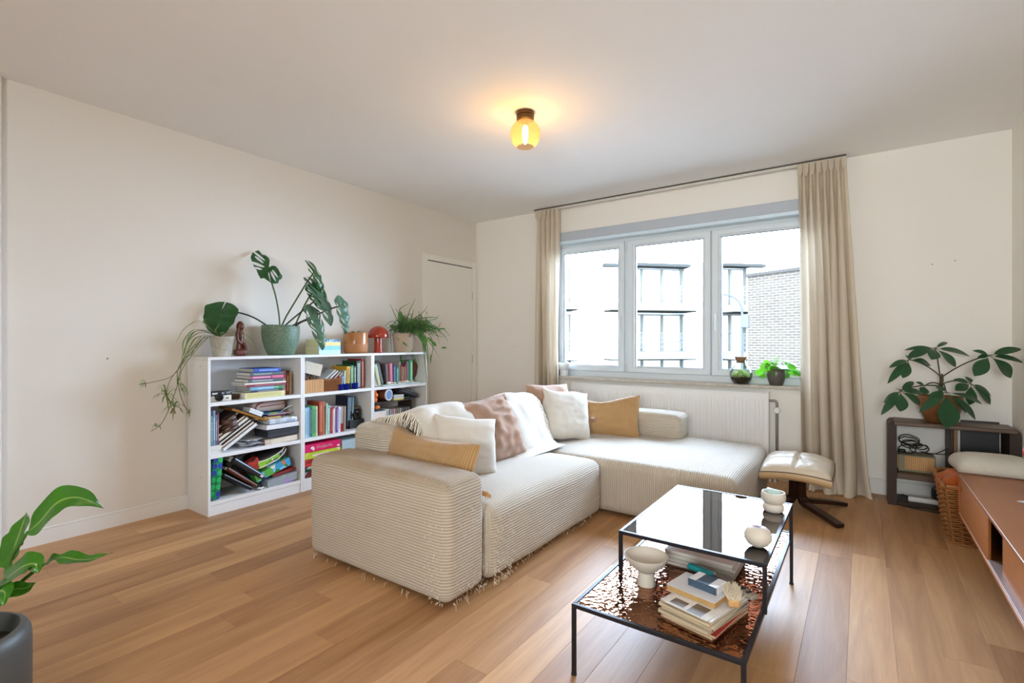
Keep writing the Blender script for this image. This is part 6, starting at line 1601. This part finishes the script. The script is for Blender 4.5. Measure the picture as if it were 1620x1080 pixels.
# ---------------- umbrella plant
um = thing('umbrella_plant', 'umbrella plant with broad dark leaflets in a brown bowl on the side unit', 'potted plant', (.45, 4.615, .60))
bw = NT('brown_bowl'); co = bw.coords('Object', (1, 1, 3)); bw.bsdf(bw.mix(bw.noise(co, 16, 4), lin('6a4426'), lin('946238')), .35); bw.bump(bw.noise(co, 40, 3), .15, .004)
part(um, 'pot', MB().lathe([(0, 0), (.072, 0), (.080, .006), (.108, .07), (.124, .125), (.128, .165), (.123, .185), (.118, .186), (.117, .16), (0, .16)], (0, 0, .0005), 44), bw.m, False)
part(um, 'soil', MB().lathe([(0, .17), (.116, .166)], n=24), soil, False)
uml = leaf_mat('umbrella_leaf', '1d4428', '2c5c38', .32, .15); ust = M('4a4530', .5); utr = M('5a5038', .7, bump=.3)
def U(px, py, d=3.50): return D(px, py, d)
part(um, 'trunk', MB().tube(smoothpath([(.45, 4.615, .765), U(1488.5, 612, 3.52), U(1490, 600, 3.50), U(1490.5, 591, 3.50)], 10), [.014, .013, .013, .013, .012, .012, .011, .010, .009, .007, .005], 8), utr)
hubs = [((1437.8, 568.5, 3.40), (1488, 595), [((1407, 581), 9, -.05), ((1404.5, 606), 11, -.10), ((1428.5, 597.5), 14, -.12), ((1473, 577), 15, .02), ((1436, 562), 9, .1), ((1474, 549), 11, .05)]),
        ((1479.5, 550, 3.45), (1488.5, 606), [((1431, 553), 8, .05), ((1436, 565), 13, -.08), ((1474, 568), 17, -.16), ((1512.5, 580), 17, -.14), ((1536.5, 563.5), 12, .0), ((1500, 541), 6, .14)]),
        ((1566, 561.8, 3.22), (1492, 595), [((1538.5, 554), 9, .08), ((1542, 594), 18, -.10), ((1600.5, 597.5), 26, -.10), ((1617, 551), 12, .0), ((1622, 574), 11, -.06), ((1546, 566), 8, .06)]),
        ((1424.5, 618, 3.36), (1488, 611), [((1394, 656), 11, -.06), ((1398, 637), 9, .03), ((1424.5, 650.5), 18, -.13), ((1457, 640.5), 17, -.08), ((1446, 603), 9, .12), ((1417, 614), 8, .12), ((1462, 622), 12, .02)]),
        ((1536, 606.5, 3.40), (1491, 607), [((1508, 600), 10, .08), ((1529, 595), 9, .12), ((1568, 639.5), 18, -.08), ((1570, 627), 12, .0), ((1534, 640), 15, -.12), ((1512, 617), 14, -.05)]),
        ((1497, 619.5, 3.30), (1489, 604), [((1454.5, 651.5), 12, -.04), ((1498.5, 677), 29, -.13), ((1545, 663.5), 16, -.08), ((1555, 638), 13, .0), ((1481, 611), 11, .08), ((1530, 653), 13, -.06), ((1467, 628), 9, .03)]),
        ((1463, 610, 3.46), (1488, 609), [((1449, 604), 7, .05), ((1460, 623), 13, -.1)])]
for (hx, hy, hd), (sx_, sy_), lfs in hubs:
    H_ = U(hx, hy, hd); S_ = U(sx_, sy_, 3.50); pt = part(um, 'petiole', MB().tube(arc(S_, H_, .02, 12), [.0042]*10+[.0035, .003, .003], 7), ust)
    for (tx, ty), w_, dd in lfs:
        T_ = U(tx, ty, hd+dd*.55); v = T_-H_; B_ = H_ + v*.13
        st_ = MB().tube([H_, B_], .0018, 5); part(um, 'leaf_stalk', st_, ust)
        up = (Vector((0, 0, 1))*.75 + vw*.75 + Vector((0, 0, 0)))
        part(um, 'leaf', MB().leaf(B_, T_, w_*.00455*1.0, up=up, arch=.07, fold=.10, prof='obov' if w_ > 12 else 'oval', n=14, nw=6, curl=.03), uml)

# ---------------- window sill: pilea, terrarium, white pot
pl = thing('pilea', 'money plant with round bright green leaves in a dark glazed pot on the sill', 'potted plant', (-.600, 4.782, .796))
dk = NT('dark_glaze'); co = dk.coords('Object', (1, 1, .5)); dk.bsdf(dk.mix(dk.noise(co, 30, 4), lin('33302e'), lin('6a645e')), .32)
part(pl, 'pot', MB().lathe([(0, 0), (.048, 0), (.052, .006), (.066, .05), (.0725, .085), (.072, .105), (.068, .125), (.0755, .138), (.074, .142), (.066, .140), (.064, .12), (0, .12)], (0, 0, .0005), 40), dk.m, False)
part(pl, 'soil', MB().lathe([(0, .130), (.064, .127)], n=20), soil, False)
pil = leaf_mat('pilea_leaf', '47921f', '74ba30', .3, .5); pst = M('7a8a3c', .5)
rr_ = random.Random(5)
plf = [(1202, 588, 8, 13), (1209, 582, 11, 12), (1207, 594, 8, 8), (1216, 580, 10, 10), (1222, 573, 13, 9), (1228, 578, 13, 12), (1226, 587, 14, 14), (1234, 571, 11, 9), (1240, 579, 17, 14), (1236, 589, 12, 12), (1248, 573, 10, 11), (1253, 580, 9, 11), (1256, 576, 8, 9), (1253, 588, 8, 14), (1262, 589, 9, 12), (1230, 566, 9, 7), (1219, 592, 9, 10), (1243, 592, 10, 11), (1213, 574, 8, 8), (1233, 599, 9, 10), (1246, 584, 9, 9), (1222, 582, 9, 9)]
for k, (x, y, w_, h_) in enumerate(plf):
    dd = rr_.uniform(-.05, .07) + (.02 if y < 576 else -.03); c_ = D(x, y, 4.27+dd)
    c_.y = min(c_.y, 4.825)
    b0 = Vector((-.600+rr_.uniform(-.02, .02), 4.782+rr_.uniform(-.02, .02), .93)); tilt = vw*rr_.uniform(.3, 1.0) + Vector((rr_.uniform(-.6, .6), 0, rr_.uniform(.3, 1)))
    dr_ = (c_-b0); dr_.z *= .3; dr_ = dr_.normalized() if dr_.length > 1e-4 else Vector((1, 0, 0)); dr_ = (dr_ + Vector((0, 0, -.6))).normalized()
    q = h_*.0056*.78
    part(pl, 'leaf', MB().leaf(c_-dr_*q*.75, c_+dr_*q*.75, w_*.0056*1.3, up=tilt, prof='round', n=10, nw=6, fold=-.12), pil)
    part(pl, 'stalk', MB().tube(bez(b0, b0+Vector((0, 0, .05)), c_+Vector((0, 0, .03)), c_, 8), .0018, 5), pst)
te = thing('terrarium', 'round glass terrarium with moss, dark soil and a cork stopper on the sill', 'terrarium', (-.872, 4.745, .796))
part(te, 'glass_jar', MB().lathe([(0, .001), (.055, .001), (.078, .03), (.0925, .075), (.090, .11), (.074, .148), (.050, .170), (.041, .185), (.042, .21), (.044, .212), (.040, .212), (.039, .186), (.048, .168), (.071, .146), (.087, .11), (.0895, .075), (.075, .032), (.053, .005), (0, .005)], n=44), glass('terrarium_glass', (.95, .98, .96, 1), 0, 1.2, .7), False)
part(te, 'soil', MB().lathe([(0, .006), (.052, .006), (.074, .032), (.085, .058), (.06, .062), (.03, .075), (0, .078)], n=32), soil, False)
part(te, 'cork', MB().lathe([(.037, .186), (.0395, .212), (.0445, .2125), (.049, .240), (0, .241)], n=30).lathe([(0, .186), (.037, .186)], n=30), M('8a6a4e', .9, var=.3, scale=80, bump=.4), False)
rr_ = random.Random(14); mb = MB()
for k in range(420):
    a = rr_.uniform(0, 2*PI); r_ = rr_.random()**.5*.07; z0 = .062+.015*(1-r_/.07); x, y = r_*math.cos(a), r_*math.sin(a); L = rr_.uniform(.015, .07)*(1.15-r_/.08)
    mb.leaf((x, y, z0), (x+rr_.uniform(-.014, .014), y+rr_.uniform(-.014, .014), z0+L), .009, up=(rr_.uniform(-1, 1), rr_.uniform(-1, 1), .1), n=3, nw=2)
part(te, 'moss', mb, leaf_mat('moss', '6a8a3c', 'b4bc7a', .6, .4), False, kind='stuff')
wp = thing('white_pot', 'white stepped pot with a tiny succulent on the sill by the left curtain', 'potted plant', (-2.662, 4.775, .796))
part(wp, 'pot', MB().lathe([(0, 0), (.046, 0), (.048, .004), (.048, .062), (.055, .066), (.066, .085), (.068, .140), (.065, .142), (.062, .138), (.060, .11), (0, .11)], (0, 0, .0005), 36), M('dddfe2', .35, var=.02), False)
part(wp, 'soil', MB().lathe([(0, .118), (.060, .115)], n=20), soil, False)
for k in range(7):
    a = k*.9; part(wp, 'leaf', MB().leaf((.02*math.cos(a), .02*math.sin(a), .116), (.042*math.cos(a), .042*math.sin(a), .155), .016, arch=.1), lg_, False)
part(wp, 'tag', MB().tube(bez((.062, -.01, .13), (.075, -.02, .12), (.075, -.02, .10), (.067, -.012, .085)), .004, 6), M('a8a49a', .6), False)

# ---------------- floor plant by the jamb
fp = thing('floor_plant', 'leafy green house plant in a matt grey pot at the left edge of the room', 'potted plant', (-2.09, .243, 0))
gpt = M('4c4d4a', .45, var=.06, scale=20, bump=.12, bscale=320)
part(fp, 'pot', MB().lathe([(0, 0), (.145, 0), (.158, .008), (.1605, .03), (.1605, .290), (.158, .312), (.150, .328), (.140, .335), (.134, .334), (.132, .325), (.132, .27), (0, .27)], (0, 0, .0005), 56), gpt, False)
part(fp, 'soil', MB().lathe([(0, .288), (.131, .280)], n=30), M('2e2118', .95, var=.4, scale=60, bump=.8), False)
part(fp, 'wood_chip', MB().softbox(-.03, .05, -.05, .02, .287, .305, .008, 3, 3, 2), M('7a5a32', .8), False)
pf1 = leaf_mat('house_leaf', '2f6218', '44801f', .24, .22, ('7d9c48', .035)); pstk = M('3f6a24', .45)
def Dp(x, y, d=1.42): return D(x, y, d)
# long curling leaf
def bladepath(pts, width, up, prof, mat=pf1, fold=.18, nw=6, n=26):
    pp = smoothpath(pts, n); mb = MB(); vs = []; uvs = []
    for i, p in enumerate(pp):
        d = (pp[min(i+1, n)]-pp[max(i-1, 0)]).normalized(); t = i/n; u_ = Vector(up(t) if callable(up) else up); s = d.cross(u_).normalized(); nn = s.cross(d)
        w_ = width/2*prof(t)
        for k in range(nw+1): x = 2*k/nw-1; vs.append(p + s*(x*w_) + nn*(fold*abs(x)*w_ + .003*math.sin(t*20+x*2)*abs(x))); uvs.append((k/nw, t))
    fs = [(i*(nw+1)+k, i*(nw+1)+k+1, (i+1)*(nw+1)+k+1, (i+1)*(nw+1)+k) for i in range(n) for k in range(nw)]
    return mb.add(vs, fs, 0, True, None, uvs)
pr = lambda t: max(.015, math.sin(PI*min(1, t**.8))**.8)
root_ = Vector((-2.08, .25, .285))
def fstalk(pts, r_=.006): part(fp, 'stalk', MB().tube(smoothpath([root_] + pts, 16), [r_*1.4]+[r_]*14+[r_*.8, r_*.7], 8), pstk)
fstalk([Dp(5, 925), Dp(18, 880), Dp(44, 841)]); part(fp, 'leaf', bladepath([Dp(43, 842), Dp(62, 826, 1.41), Dp(88, 797, 1.40), Dp(112, 787, 1.41), Dp(136, 790, 1.43), Dp(164, 804, 1.46)], .085, lambda t: vw*(1-.5*t) + Vector((.1, 0, .55+.5*t)), pr), pf1)
fstalk([Dp(3, 930), Dp(10, 898)]); part(fp, 'leaf', bladepath([Dp(10, 898), Dp(22, 868, 1.45), Dp(33, 838, 1.47), Dp(42, 810.5, 1.50)], .115, vw+Vector((-.5, .3, .3)), lambda t: max(.02, math.sin(PI*min(1, t**.75))**.7)), pf1)
fstalk([Dp(-5, 945)]); part(fp, 'leaf', bladepath([Dp(-10, 940), Dp(14, 912, 1.38), Dp(38, 895, 1.36), Dp(55, 892, 1.36), Dp(60, 906, 1.36)], .075, lambda t: vw*.8+Vector((0, 0, .9)), pr), pf1)
fstalk([Dp(6, 948), Dp(36, 918), Dp(71, 891)], .005); part(fp, 'leaf', bladepath([Dp(70, 892), Dp(84, 883, 1.41), Dp(100, 881, 1.40), Dp(126, 885, 1.38), Dp(152, 882, 1.38), Dp(178, 873.5, 1.38)], .042, lambda t: vw*(.5+.3*math.sin(t*6))+Vector((0, 0, .9)), lambda t: max(.015, (math.sin(PI*min(1, t**.8))**.8)*(1-.55*math.exp(-((t-.3)/.10)**2)))), pf1)
fstalk([Dp(2, 948)], .005); part(fp, 'leaf', bladepath([Dp(8, 942), Dp(22, 932, 1.40), Dp(40, 930, 1.40), Dp(57, 921.5, 1.41)], .04, vw+Vector((0, 0, .4)), pr), pf1)
fstalk([Dp(-20, 945)], .005); part(fp, 'leaf', bladepath([Dp(-14, 950), Dp(-2, 935, 1.36), Dp(8, 938, 1.34), Dp(4, 958, 1.33)], .06, vw+Vector((0, 0, .6)), pr), pf1)
